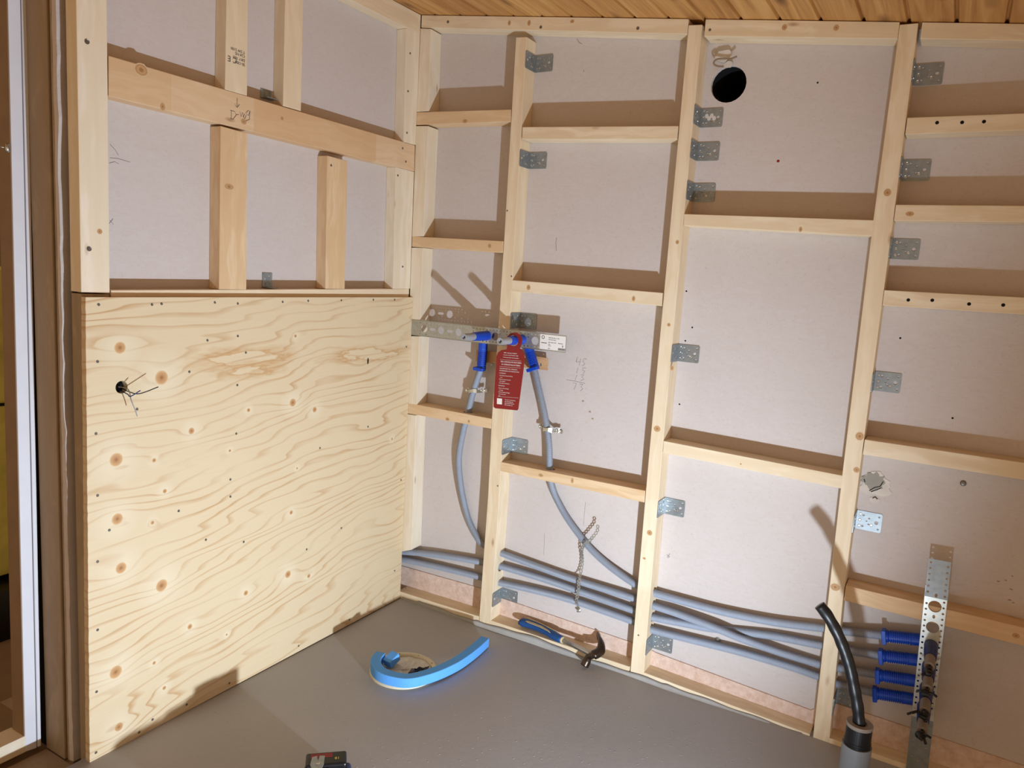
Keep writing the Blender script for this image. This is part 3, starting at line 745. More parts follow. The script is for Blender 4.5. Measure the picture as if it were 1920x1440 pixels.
def sx(s, z):  # right face of a stud at height z (front line), from measured points
    pts = s; 
    for (z0, x0), (z1, x1) in zip(pts, pts[1:]):
        if z0 >= z >= z1: return x0 + (x1-x0)*(z0-z)/(z0-z1)
    return pts[0][1] if z > pts[0][0] else pts[-1][1]
S2 = [(p.z, p.x) for p in (RW(987.5,69), RW(965,450), RW(956,613), RW(944,784), RW(936.5,927.5), RW(919.5,1176))]
S3 = [(p.z, p.x) for p in (RW(1317,46), RW(1278,450), RW(1241,856), RW(1213,1187), RW(1206,1276))]
S4 = [(p.z, p.x) for p in (RW(1722,43), RW(1675,412), RW(1612,883), RW(1580,1130), RW(1553,1409))]
for s_, z_, lab in ((S2, 2.0775, 'dull bracket on the first thick stud, just under the top plate'), (S2, 1.749, 'bracket on the first thick stud, just below its highest rail'),
    (S2, 1.180, 'shadowed bracket directly above the perforated metal strip'), (S2, .7125, 'shiny bracket on the first thick stud, resting just above the wavy-grained rail'),
    (S2, .118, 'bracket at the foot of the first thick stud, above the hammer handle'),
    (S3, 1.866, 'bracket with white plaster smears, just below the round vent hole'), (S3, 1.764, 'middle one of the three brackets below the vent hole'),
    (S3, 1.638, 'lowest of the three brackets below the vent hole'), (S3, 1.1245, 'bracket on the middle stud beside the large plain bay, halfway up'),
    (S3, .605, 'bright bracket on the middle stud below the lower rail'), (S3, .12, 'bracket at the foot of the middle stud, under the four grey conduits'),
    (S4, 1.952, 'bracket in the far right bay nearest the ceiling'), (S4, 1.698, 'dull bracket in the far right bay between the two rails nearest the ceiling'),
    (S4, 1.482, 'bracket in the far right bay just above the rail with four holes'), (S4, 1.104, 'bracket in the far right bay, in the large empty field below the four-hole rail'),
    (S4, .687, 'bright bracket in the far right bay, below the torn plaster patch'), (S4, .118, 'bracket low in the far right bay, half hidden behind the black hose')):
    b = bracket(sx(s_, z_), z_, lab)
    if 'smears' in lab:
        for k in range(4):
            o = spot(b, 'plaster_smear', KNOT.copy(), Vector((sx(s_, z_)+.02+k*.008, D-.0025, z_+.006-.008*(k % 2))), NR, .006, .007, .002); o.data.materials[0] = M['plaster']
# two on the short wall's board
for (u0, v0, u1, v1, lab, rot) in ((489,165,509,189,'small dark bracket glimpsed above the long beam on the short wall',0), (492,511,510,539,'small bracket standing on the rail above the plywood, short wall',0)):
    a, b_ = LW(u0, v0, -DL+.002), LW(u1, v1, -DL+.002)
    root = empty('angle_bracket', (-DL, (a.y+b_.y)/2, b_.z), lab, 'bracket', 'small brackets on the short wall')
    W_, H_ = b_.y-a.y, a.z-b_.z
    me = flat(None, rrect(0, 0, W_, H_, .002), [circ(W_*.3, H_*.25, .003), circ(W_*.7, H_*.25, .003), circ(W_*.3, H_*.55, .003), circ(W_*.7, H_*.75, .003)], .002, None); me.materials.append(M['galv'])
    link_obj('board_leg', me, None, root, Matrix(((0, 0, 1, -DL+.0003), (1, 0, 0, a.y), (0, 1, 0, b_.z), (0, 0, 0, 1))))
    box('foot_leg', -DL+.0005, -DL+.03, a.y, b_.y, b_.z, b_.z+.002, M['galv'], root)

# ------------------------------------------------------------------ conduits
def conduit(pts, label, r=PR, pitch=.0034):
    ps = spline(pts, pitch/4); rad = [r if i % 4 < 2 else r*.80 for i in range(len(ps))]
    base = ps[0].copy(); bm = bmesh.new(); tube_bm(bm, [p-base for p in ps], rad, 14)
    o = link_obj('corrugated_conduit', mesh_of(bm), M['conduit'], None, Matrix.Translation(base), True)
    return tag(o, label, 'conduit', 'grey corrugated conduits threaded through the studs')
Y = .045
R3 = lambda L: [RW(u, v, y if y is not None else Y) for u, v, y in [(t+(None,))[:3] for t in L]]
KA = conduit(R3([(738,1032.5),(752,1034),(818,1040),(896,1052.5),(918,1057.5),(940,1062),(1021,1086),(1093,1111),(1184,1143),(1204,1150),(1222,1157),(1283,1169,.048),(1317,1176,.054),(1340,1179,.0565),(1386,1184,.055),(1455,1193.5,.049),(1524,1207),(1560,1213),(1577,1217),(1640,1227.5,.034),(1664,1231,.029)]),
    'grey conduit entering from the corner, higher of the two there, ending at the upright strip')
KB = conduit(R3([(738,1045),(752,1048),(818,1062),(896,1080.6),(915,1086),(932,1091.5),(990,1104),(1071,1125),(1182,1163),(1201,1170),(1220,1180),(1294,1199),(1386,1222),(1478,1249),(1530,1267),(1550,1274),(1570,1282),(1634,1297.5,.034),(1652,1301,.029)]),
    'grey conduit running lowest along the wall, ending at the lowest blue elbow')
KC = conduit(R3([(904.2,670,.027),(903.3,683,.028),(901.5,693,.03),(894.6,712,.033),(884,746,.035),(876,781,.035),(869,806,.035),(861,850,.04),(861,885,.045),(866.6,927,.052),(877.5,971,.055),(893,1005,.05),(904,1019),(920,1029),(940,1037),(1021,1067),(1084,1089),(1187,1121),(1204,1127.5),(1223.5,1135),(1272,1151,.036),(1340,1177,.0275),(1386,1196,.0285),(1455,1221,.038),(1535,1245),(1554,1248),(1572,1252),(1638,1263.5,.034),(1658,1267,.029)]),
    'grey conduit curving down from the left elbow through the narrow corner bay')
KD = conduit(R3([(1001,690,.03),(1003,695,.03),(1012,735,.03),(1022,780,.033),(1029,830,.035),(1031,889,.035),(1036,915,.04),(1046,940,.047),(1065,974,.052),(1093,1012,.052),(1115,1037,.052),(1146,1064,.05),(1187,1093),(1207,1102),(1227,1112),(1294,1131),(1363,1149),(1455,1167),(1544,1178),(1562,1181),(1580,1183),(1643,1190,.034),(1670,1194,.029)]),
    'grey conduit curving down from the right elbow, behind the hanging chain of metal band')

# ------------------------------------------------------------------ perforated strips
def strip_holes(L, W, bigs, slots, step=.0145):
    hs = [circ(x, W/2, r, 22) for x, r in bigs] + [slot(x, W/2, .018, .005) for x in slots]
    x = .012; k = 0
    while x < L-.01:
        for yy in (.0085, W-.0085): 
            if all(math.hypot(x-bx, yy-W/2) > br+.005 for bx, br in bigs): hs.append(circ(x, yy, .0026, 8))
        yy = .019 if k % 2 else W-.019
        for y2 in (yy,):
            if all(math.hypot(x-bx, y2-W/2) > br+.006 for bx, br in bigs) and all(abs(x-sx_) > .021 or abs(y2-W/2) > .0105 for sx_ in slots): hs.append(circ(x, y2, .0026, 8))
        x += step; k += 1
    return hs
# horizontal fixture
HL, HR = RW(770,598), RW(1062,631)
zt_ = 1.1475; zb_ = 1.088; W_ = zt_-zb_
x0 = max(.0015, HL.x-.006); L_ = RW(1062, 645).x - x0
bx = [RW(u, v).x - x0 for u, v in ((796,615),(827.5,617.5),(860,621.7),(929,629),(1003.5,639.7))]
bigs = [(b, .0145) for b in bx]
slots = [(bx[0]+bx[1])/2, (bx[1]+bx[2])/2]
fx = empty('fixture_strip', (x0, -.001, zb_), 'long horizontal perforated metal strip screwed across the corner bay with two blue outlets', 'strip')
def mwR(x, y, z): return Matrix(((1, 0, 0, x), (0, 0, -1, y), (0, 1, 0, z), (0, 0, 0, 1)))
flat('plate', rrect(0, 0, L_, W_, .003), strip_holes(L_, W_, bigs, slots), .0016, M['galv_dull'], fx, mwR(x0, -.0006, zb_))
fl_ = []
for zz_ in (zt_, zb_):
    box('folded_edge', x0+.04, x0+L_-.09, -.0022, .006, zz_-.0008, zz_+.0008, M['galv_dull'], fx)
screws_R(fx, [(778,609),(777,622),(790,608)], .0034, -.0024, SCREWZ)
# sticker
sxx = RW(1013, 640).x
lab = flat('label_sticker', rrect(0, 0, x0+L_-sxx-.002, .052, .001), [], .0004, M['white'], fx, mwR(sxx, -.0024, zb_+.004))
tx = lambda s, dx, dzz, size, nm='lettering': text(lab, s, Vector((sxx+dx, -.0031, zb_+dzz)), (1, 0, 0), (0, -1, 0), size, M['black'], nm)
tx('FIXTUR 60 cc 150', .034, .044, .0055); tx('Perforerad skena', .034, .038, .0042); tx('RSK 186 42 90', .034, .028, .005); tx('Fästskena', .072, .028, .005); tx('Mått', .034, .0215, .004); tx('60 mm', .034, .0165, .004)
tx('8', .088, .017, .010); tx('A+', .034, .006, .007)
for i in range(16):
    box('barcode_bar', sxx+.074+i*.0017, sxx+.074+i*.0017+(.0006 if i % 3 else .0011), -.0033, -.0028, zb_+.0055, zb_+.0135, M['black'], lab)
box('lettering', sxx+.006, sxx+.028, -.0033, -.0028, zb_+.025, zb_+.0275, M['ink'], lab)
rg_ = flat('lettering', circ(0, 0, .006, 20), [circ(0, 0, .0044, 20)], .0004, M['black'], lab, mwR(sxx+.012, -.0029, zb_+.046))
# metal strap behind; the warm wood it reflects is put into its tan colour
tb = empty('fixing_strap', RW(895, 690, .05), 'notched metal strap, tan from reflected wood, behind the red card, holding the two blue elbows', 'strap')
p0, p1 = RW(893, 668, .047), RW(1028, 695, .047); q_ = RW(1028, 672, .047)
H_ = q_.z-p1.z
flat('plate', [(0, 0), (p1.x-p0.x-.004, 0), (p1.x-p0.x, .004), (p1.x-p0.x-.004, .008), (p1.x-p0.x-.001, H_*.6), (p1.x-p0.x-.004, H_), (p1.x-p0.x-.03, H_*1.03), (0, H_)],
     [circ(.012, H_*.5, .003, 8)] + [circ(p1.x-p0.x-.012, H_*.8, .0025, 8), circ(p1.x-p0.x-.010, H_*.25, .0025, 8)], .002, M['strap_tan'], tb, mwR(p0.x, .0475, p1.z+.0005))
for u, v in ((1014, 684), (921, 684)): spot(tb, 'screw', SCREWZ, RW(u, v, .045), NR, .0045)

# water outlets
def lathe(name, prof, mat, parent, mw, seg=22):
    bm = bmesh.new(); rows = []
    for x, r in prof: rows.append([bm.verts.new((x, r*math.cos(k*math.tau/seg), r*math.sin(k*math.tau/seg))) for k in range(seg)])
    for a, b in zip(rows, rows[1:]):
        for k in range(seg): bm.faces.new((a[k], a[(k+1) % seg], b[(k+1) % seg], b[k]))
    if prof[0][1] > 0: bm.faces.new(rows[0])
    if prof[-1][1] > 0: bm.faces.new(rows[-1])
    return link_obj(name, mesh_of(bm), mat, parent, mw, False)
def outlet(c, down, label, group, sleeve='blue', stub='greypl', stub_len=.155, body_len=.115, ob=None):
    """c: centre on the strip's front; body runs along unit vector 'down' behind the strip; stub points into the room (-y)"""
    c = Vector(c); down = Vector(down).normalized()
    root = empty('water_outlet', c, label, 'pipe fitting', group)
    ob = ob if ob is not None else Vector((c.x, .028, c.z)); m = frame(ob - down*.018, down, (0, -1, 0))
    prof = [(0, .010), (.004, .0165), (body_len*.45, .0175), (body_len*.5, .0172)]
    x = body_len*.52
    while x < body_len-.012: prof += [(x, .0178), (x+.003, .0178), (x+.0034, .0150), (x+.0052, .0150)]; x += .0056
    prof += [(body_len-.006, .018), (body_len+.004, .018), (body_len+.004, .0142), (body_len-.004, .0138)]
    bd = lathe('elbow_body', prof, M['blue'], root, m)
    cm = m @ Matrix.Translation((body_len, 0, 0))
    bm = bmesh.new(); box_bm(bm, -.002, .010, -.023, .019, -.002, .0235); bmesh.ops.bevel(bm, geom=bm.edges[:], offset=.0015, segments=1, profile=.5, affect='EDGES')
    cl = link_obj('locking_clip', mesh_of(bm), M['blue'], root, cm)
    for sy in (-.015, .015): link_obj('peg_hole', SCREWZ, None, cl, cm @ Matrix.Translation((.006, sy, .0227)) @ Matrix.Diagonal((.0022, .0022, .001, 1)))
    # flange & sleeve & stub
    sm = frame(Vector((c.x, .0, c.z)), (0, -1, 0), (0, 0, 1))
    if True:
        bm = bmesh.new(); box_bm(bm, -.006, -.002, -.021, .021, -.013, .013); bmesh.ops.bevel(bm, geom=bm.edges[:], offset=.0012, segments=1, profile=.5, affect='EDGES')
        link_obj('flange', mesh_of(bm), M['blue'], root, sm)
    lathe('neck', [(-.03, .012), (.0, .0135), (.004, .0135)], M[sleeve], root, sm)
    lathe('sleeve', [(.001, .0178), (.05, .0170), (.092, .0152), (.093, .0)], M[sleeve], root, sm)
    lathe('test_pipe', [(.08, .0128), (stub_len-.002, .0126), (stub_len, .0122), (stub_len, .0070), (stub_len-.006, .0062), (stub_len-.007, 0)], M[stub], root, sm)
    d_ = lathe('bore', [(stub_len-.0069, .0058), (stub_len-.0064, .0001)], M['hole'], root, sm)
    return root
zc = 1.1175
GO = 'blue water outlets on the horizontal strip'
obL = RW(907, 632, .026)
outlet((RW(914, 628).x, -.002, zc), (RW(902.5, 690, .028)-obL), 'blue outlet with grey pipe end, left one on the horizontal strip', GO, body_len=.134, ob=obL)
outlet((RW(979.5, 637).x, -.002, zc), (RW(1001, 684, .03)-Vector((RW(979.5, 637).x, .03, zc))), 'blue outlet the red card hangs from', GO, body_len=.125)
# red card
TY = -.058
CT = [(950,655),(951,648),(948,641),(950,632),(957,625),(967,623),(975,627),(980,636),(978,646),(975,653),(979,656),(983,662),(984,672),(981,700),(977,730),(972,767),(970,769.5),(929,765.5),(925.5,763),(926,745),(929,700),(931,668),(934,661),(940,656.5)]
o3 = [RW(u, v, TY) for u, v in CT]; tz = o3[0]
oc = RW(963, 638, TY)
card = empty('hang_card', oc, 'dark red hanging information card with white text, on the outlet in front of the stud', 'tag')
flat('card', [(p_.x, p_.z) for p_ in o3], [circ(oc.x, oc.z, .0185, 24)], .0007, M['red'], card, mwR(0, TY, 0))
bm = bmesh.new(); tube_bm(bm, [Vector((.0192*math.cos(a), -.0012, .0192*math.sin(a))) for a in [(-2.6 + 2.2*k/24) for k in range(25)]], .0006, 6)
link_obj('perforated_line', mesh_of(bm), M['cream'], card, Matrix.Translation(oc))
cdir = (RW(975, 664, TY)-RW(937, 661, TY)).normalized()
def ct(s, u, v, size, al='LEFT', nm='lettering'): text(card, s, RW(u, v, TY-.001), cdir, (0, -1, 0), size, M['white'], nm, al)
ct('OBS!  Ansvarig installatör', 957, 663, .0052, 'CENTER'); ct('monterar och provtrycker enligt', 957.5, 667, .0046, 'CENTER'); ct('branschregler Säker Vatteninstallation', 958, 671.5, .0042, 'CENTER')
ct('SKA HÄNGAS PÅ FIXTUREN', 958, 680.5, .0068, 'CENTER'); ct('AV RÖRINSTALLATÖREN', 957.5, 685.5, .0068, 'CENTER')
ct('INFORMATION TILL TÄTSKIKTS-,', 937, 691.5, .0050); ct('ENTREPRENÖR OCH INSTALLATÖR', 936.5, 695.5, .0050)
ct('UTVÄNDIGT:', 936, 700, .0048)
for i, s_ in enumerate(('• Dra tätning runt genomföring', '   av rör', '• Montera stosar på utsidan', '   efter tätskikt', '• Kontrollera tätning före')): ct(s_, 935.8-i*.25, 704.2+i*3.6, .0044)
ct('INVÄNDIGT:', 934.5, 723.5, .0048)
for i, s_ in enumerate(('• Kapa rör till rätt längd', '   mot vägg', '• Montera brickor på bägge', '   sidor efter kakel', '   klart')): ct(s_, 934.2-i*.3, 728+i*3.6, .0044)
for i, s_ in enumerate(('Läs mer om montering', 'och anvisningar på', 'tillverkarens hemsida', 'eller kontakta oss')): ct(s_, 946.5-i*.2, 750+i*3.2, .0046)
for va in (675.2, 688.2, 744.5):
    a, b_ = RW(937.5-(va-675)*.06, va-1.2, TY-.001), RW(977-(va-675)*.07, va+1.8, TY-.001)
    bm = bmesh.new(); tube_bm(bm, [Vector((0, 0, 0)), b_-a], .0004, 4); link_obj('printed_rule', mesh_of(bm), M['white'], card, Matrix.Translation(a))
a = RW(932, 746.5, TY-.001); flat('blank_patch', rrect(0, -.021, .021, 0, .0004), [], .0003, M['white'], card, frame(a, cdir, (0, -1, 0)))

# upright strip with four outlets
VT, VB = (RW(1742,1050,-.003)+RW(1783,1055,-.003))/2, (RW(1697,1440,-.003)+RW(1742,1440,-.003))/2
VB = VB + (VB-VT)*.03
vd = (VB-VT); VLn = vd.length; vd.normalize()
vs_ = empty('fixture_strip', VB, 'upright perforated metal strip standing at the right, carrying four blue outlets', 'strip')
vw = .056
def vpos(px, py): return (RW(px, py, -.003)-VT).dot(vd)
big_v = [(vpos(1753,1137), .0165), (vpos(1749,1176), .0165)]
ctr = [(1746,1209), (1742,1248), (1737.5,1288), (1733,1323)]
end_v = vpos(1733, 1340)
hs = [circ(x, vw/2, r, 22) for x, r in big_v] + [circ(x, vw/2, .0055, 14, .0035) for x in (vpos(1757,1117), vpos(1751,1156))] + [circ((vpos(*c_)), vw/2, .0135, 20) for c_ in ctr]
x = .01; k = 0
while x < end_v+.02:
    for yy in (.007, vw-.007): hs.append(circ(x+(0 if yy < .02 else .005), yy, .0031, 10))
    x += .0165
for x in (VLn-.10, VLn-.085, VLn-.05): hs += [circ(x, .012, .0022, 8), circ(x, vw-.012, .0022, 8), circ(x+.01, .028, .0022, 8)]
vm = frame(VT, vd, (0, -1, 0)) @ Matrix.Translation((0, -vw/2, 0))
M['galv_glare'] = plain('glare_zinc_sheet', (214, 216, 208), .38, .45, .1, 70)  # lamp reflection on the strip put into a paler, less metallic zinc
def seg(nm, xa, xb, mt, mw):
    sel = [h for h in hs if min(p_[0] for p_ in h) > xa+.001 and max(p_[0] for p_ in h) < xb-.001]
    flat(nm, [(xa, .0005), (xb, .0005), (xb, vw-.0005), (xa, vw-.0005)], sel, .0015, mt, vs_, mw)
xt, xe = vpos(1754, 1121), end_v+.012
seg('plate', xt, xe, M['galv_glare'], vm)
seg('end_plate', xe+.0001, VLn, M['galv'], vm)  # same strip, in darker steel where the lamp reflection is absent
seg('end_plate', 0, xt-.0001, M['galv'], vm @ Matrix.Translation((xt, 0, 0)) @ Matrix.Rotation(math.radians(-7), 4, 'Y') @ Matrix.Translation((-xt, 0, 0)))
for sgn in (0, vw-.0012):
    bm = bmesh.new(); box_bm(bm, .075, end_v, sgn, sgn+.0012, -.009, .0); link_obj('folded_edge', mesh_of(bm), M['galv'], vs_, vm)
ends = [(1655,1191), (1649,1228), (1643,1264), (1638,1298)]
VLAB = ['uppermost', 'second', 'third', 'lowest']
for i, (c_, e_) in enumerate(zip(ctr, ends)):
    cc = RW(*c_); cc.y = -.006
    ee = RW(e_[0]-1, e_[1], .03)
    r_ = outlet(cc, ee-Vector((cc.x, .03, cc.z)), 'blue outlet on the upright strip, %s of the four from above' % VLAB[i], 'blue outlets on the upright strip', 'blue_dark', 'taupe', .150, (ee-Vector((cc.x, .028, cc.z))).length+.008)
    # torn tape / plugs
    tip = cc + Vector((0, -.150, 0))
    bm = bmesh.new()
    if i != 1 or True:
        rnd = random.Random(i+3)
        nloop = 12
        ps_ = [Vector((rnd.uniform(-.006, .006), -.001-.0035*k_, rnd.uniform(-.004, .004)-.0012*k_)) for k_ in range(7 if i != 1 else 4)]
        tube_bm(bm, ps_, [.0105, .0098, .0105, .008, .008, .005, .002][:len(ps_)], 9)
        dirs = {0: [(-.6, -.5, -.5)], 1: [(.9, 0, -.1), (-.9, 0, -.1)], 2: [(-1, -.2, .1), (-.6, -.4, .3)], 3: [(.9, -.3, .2), (.5, -.5, -.6)]}[i]
        for d_ in dirs:
            d_ = Vector(d_).normalized(); L2 = .026 if i != 2 else .042
            pts_ = [Vector((0, -.006, 0)), d_*L2*.5+Vector((0, -.008, .003)), d_*L2+Vector((0, -.008, -.012 if i == 2 else -.002))]
            tube_bm(bm, spline(pts_, .005), .0035, 6)
    link_obj('torn_tape_plug', mesh_of(bm), M['black'], r_, Matrix.Translation(tip + Vector((0, 0, -.004))))

# ------------------------------------------------------------------ pipe clips and banding chain
def clip(u, v, y, ang, label):
    c = RW(u, v, y); root = empty('pipe_clip', c, label, 'clip', 'bent metal clips holding conduits')
    m = Matrix.Translation(c) @ Matrix.Rotation(ang, 4, 'Y')
    bm = bmesh.new(); hw = .005
    path = [(-.034, .012), (-.026, .016), (-.017, .014), (-.0165, .002), (-.012, -.010), (-.004, -.0155), (.006, -.0155), (.013, -.009), (.0165, .002), (.018, .014), (.026, .010), (.032, .016), (.040, .006)]
    rows = []
    for i, (px, py) in enumerate(path):
        wv = hw*(1+.25*math.sin(i*2.1)); tz_ = .002*math.sin(i*1.3)
        rows.append([bm.verts.new((px, py, -wv+tz_)), bm.verts.new((px, py, wv+tz_)), bm.verts.new((px+.0008, py+.0012, wv+tz_)), bm.verts.new((px+.0008, py+.0012, -wv+tz_))])
    for a, b_ in zip(rows, rows[1:]):
        for k in range(4): bm.faces.new((a[k], a[(k+1) % 4], b_[(k+1) % 4], b_[k]))
    bm.faces.new(rows[0]); bm.faces.new(rows[-1])
    m = m @ Matrix.Diagonal((1.35, 1.0, 1.3, 1))
    link_obj('band', mesh_of(bm), M['zinc'], root, m)
    for px in (-.026, .024, .036): link_obj('screw', SCREWZ, None, root, m @ Matrix.Translation((px, .009, 0)) @ Matrix.Rotation(math.pi/2, 4, 'X') @ Matrix.Diagonal((.0048, .0048, .004, 1)))
clip(888, 733, .034, -.12, 'bent metal clip on the conduit left of the red card')
clip(1028, 805, .034, .05, 'bent metal clip on the conduit below and right of the red card')
def chain():
    pts = [RW(1121,984,.030), RW(1120,995,.028), RW(1113,1005,.026), RW(1105,1014,.027), RW(1096,1021,.030), RW(1091,1031,.045), RW(1092,1046,.055), RW(1091,1062,.055), RW(1088,1078,.045), RW(1086,1090,.022), RW(1085,1103,.019), RW(1083,1116,.019), RW(1081,1128,.021), RW(1084,1138,.05)]
    ps = spline(pts, .0018); base = ps[-1].copy()
    root = empty('banding_chain', base, 'thin perforated steel band hanging over the conduits like a chain', 'band')
    bm = bmesh.new(); rows = []
    for i, p_ in enumerate(ps):
        t = (ps[min(i+1, len(ps)-1)]-ps[max(0, i-1)]).normalized(); s_ = t.cross(Vector((0, -1, 0))).normalized(); n_ = s_.cross(t)
        ph = (i*.0018 % .0125)/.0125; wv = .0034+.0032*abs(math.sin(ph*math.pi)); hw = .0026*max(0, math.sin(ph*math.pi))**.8 if .25 < ph < .75 else 0
        rows.append([[bm.verts.new(p_-base+s_*a*sg+n_*b) for a in (wv, max(hw, .00002))] for sg in (-1, 1) for b in (0, .0012)])
    for A_, B_ in zip(rows, rows[1:]):
        for (k0_, k1_) in ((0, 1), (2, 3)):
            a0, a1 = A_[k0_], A_[k1_]; b0, b1 = B_[k0_], B_[k1_]
            bm.faces.new((a0[0], a0[1], b0[1], b0[0])); bm.faces.new((a1[0], b1[0], b1[1], a1[1]))
            bm.faces.new((a0[0], b0[0], b1[0], a1[0])); bm.faces.new((a0[1], a1[1], b1[1], b0[1]))
    link_obj('band', mesh_of(bm), M['galv_dull'], root, Matrix.Translation(base))
    q = RW(1086, 1144, .062); lathe('bolt', [(0, .0075), (.003, .0075), (.003, .005), (.012, .0045), (.013, 0)], M['zinc'], root, frame(q, (0, -1, 0), (0, 0, 1)), 8)
    q = RW(1121, 982, .030); 
chain()
q = RW(1346, 1200, D-.0005); o = lathe('wall_bolt', [(0, .010), (.002, .010), (.002, .006), (.007, .0055), (.008, 0)], M['zinc'], None, frame(q, (0, -1, 0), (0, 0, 1)), 10)
tag(o, 'small bolt and washer in the board between the lowest conduits', 'bolt')
q = RW(1806, 906, D-.0003); o = lathe('wall_bolt', [(0, .008), (.002, .008), (.005, .0055), (.006, 0)], M['screw'], None, frame(q, (0, -1, 0), (0, 0, 1)), 12)
tag(o, 'single round bolt head in the far right board, right of the torn patch', 'bolt')

# ------------------------------------------------------------------ floor pipe and hose
pc = RW(1612, 1358, -.28)
fp = empty('floor_pipe', (pc.x, pc.y, 0), 'upright grey plastic pipe in the floor with a black collar and a cap', 'pipe')
V = Matrix.Translation((pc.x, pc.y, 0)) @ Matrix.Rotation(-math.pi/2, 4, 'Y')
lathe('outer_pipe', [(-.02, .036), (.185, .036), (.185, .0325), (.16, .0325)], M['pvc'], fp, V, 40)
lathe('collar', [(.15, .0322), (.190, .0322), (.192, .033), (.197, .033), (.198, .0318), (.2375, .0318), (.238, .030)], M['black'], fp, V, 40)
lathe('cap', [(.236, .0322), (.2425, .0328), (.2455, .0318), (.2455, .018), (.242, .017)], M['taupe'], fp, V, 40)
hp_ = [Vector((pc.x, pc.y, .235)), RW(1608,1327,-.28), RW(1602,1293,-.28), RW(1591,1243,-.28), RW(1574,1196,-.28), RW(1554,1158,-.28), RW(1536,1134,-.28)]
ps = spline(hp_, .006)
o = tube('rubber_hose', ps, [.0152 + .0006*math.sin(i*.9) for i in range(len(ps))], M['black'], None, 12)
tag(o, 'thick black hose bending up out of the grey floor pipe, cut end at the top', 'hose')

# ------------------------------------------------------------------ floor drain, foam
dc = Vector((.381, -.431, 0)); DR = .113
dr = empty('floor_drain', dc, 'round floor drain opening with pale ring, partly under the blue foam', 'drain')
bm = bmesh.new(); seg = 48
prof = [(DR, -.008), (DR+.001, .005), (DR-.006, .0075), (DR-.016, .006), (DR-.020, -.002), (DR-.020, -.006)]
rows = [[bm.verts.new((r*math.cos(k*math.tau/seg), r*math.sin(k*math.tau/seg), z)) for k in range(seg)] for r, z in prof]
for a, b_ in zip(rows, rows[1:]):
    for k in range(seg): bm.faces.new((a[k], a[(k+1) % seg], b_[(k+1) % seg], b_[k]))
link_obj('ring', mesh_of(bm), M['ringm'], dr, Matrix.Translation(dc), True)
for k in range(9):
    a = k*math.tau/9+.3; spot(dr, 'screw', SCREW, dc+Vector(((DR-.012)*math.cos(a), (DR-.012)*math.sin(a), .0066)), (0, 0, 1), .003)
def crumple(name, poly, z, amp, mat, parent, seed):
    rnd = random.Random(seed); bm = bmesh.new()
    cx_, cy_ = sum(p_[0] for p_ in poly)/len(poly), sum(p_[1] for p_ in poly)/len(poly)
    N_ = len(poly); R = 5; rows = []
    for k in range(R+1):
        t = k/R
        rows.append([bm.verts.new((cx_+(px-cx_)*t, cy_+(py-cy_)*t, z+rnd.uniform(0, amp))) for px, py in poly])
    for a, b_ in zip(rows, rows[1:]):
        for k in range(N_):
            bm.faces.new((a[k], a[(k+1) % N_], b_[(k+1) % N_], b_[k]))
    bmesh.ops.remove_doubles(bm, verts=bm.verts[:], dist=1e-4)
    return link_obj(name, mesh_of(bm), mat, parent, Matrix.Identity(4))
crumple('plastic_film', [(dc.x+(DR-.021)*math.cos(k*math.tau/28), dc.y+(DR-.021)*math.sin(k*math.tau/28)) for k in range(28)], -.002, .006, M['film'], dr, 2)
crumple('printed_wrapper', [tuple(FL(u, v, .01)[:2]) for u, v in ((764,1262),(772,1252),(780,1255),(786,1249),(797,1252),(806,1247),(803,1254),(793,1259),(782,1263),(772,1264))], .006, .006, M['navy'], dr, 5)
# foam strip
FH, FW = .033, .034
fpts = [FL(u, v, FH) for u, v in ((714,1226),(706,1236),(705,1247),(715,1259),(735,1267),(765,1271),(797,1264.5),(828,1253),(860,1236),(889,1215),(910,1196))]
fs = empty('foam_strip', (fpts[5].x, fpts[5].y, 0), 'bright light-blue foam strip curled around the floor drain', 'foam strip')
ps = spline(fpts, .008); bm = bmesh.new(); rows = []
for i, p_ in enumerate(ps):
    t = (ps[min(i+1, len(ps)-1)]-ps[max(0, i-1)]); t.z = 0; t.normalize(); s_ = Vector((-t.y, t.x, 0)); z0 = .004 + .003*max(0, min(1, (DR+.06-(p_-dc).xy.length)/.08))
    rows.append([bm.verts.new(Vector((p_.x, p_.y, z0)) - s_*FW/2), bm.verts.new(Vector((p_.x, p_.y, z0)) + s_*FW/2), bm.verts.new(Vector((p_.x, p_.y, FH+z0)) + s_*FW/2), bm.verts.new(Vector((p_.x, p_.y, FH+z0)) - s_*FW/2)])
for a, b_ in zip(rows, rows[1:]):
    for k in range(4): bm.faces.new((a[k], a[(k+1) % 4], b_[(k+1) % 4], b_[k]))
bm.faces.new(rows[0]); bm.faces.new(rows[-1])
o = link_obj('strip', mesh_of(bm), M['foam'], fs)
m_ = o.modifiers.new('edge', 'BEVEL'); m_.width = .002; m_.segments = 2; m_.limit_method = 'ANGLE'
e0, e1 = FL(728,1243,.02), FL(745,1229,.03); e0.z = .014; e1.z = .030
m = frame(e0, e1-e0, (0, 0, 1)); bm = bmesh.new(); box_bm(bm, -.004, .042, -.017, .017, -.008, .020); bmesh.ops.bevel(bm, geom=bm.edges[:], offset=.002, segments=2, profile=.5, affect='EDGES')
link_obj('folded_end', mesh_of(bm), M['foam'], fs, m)

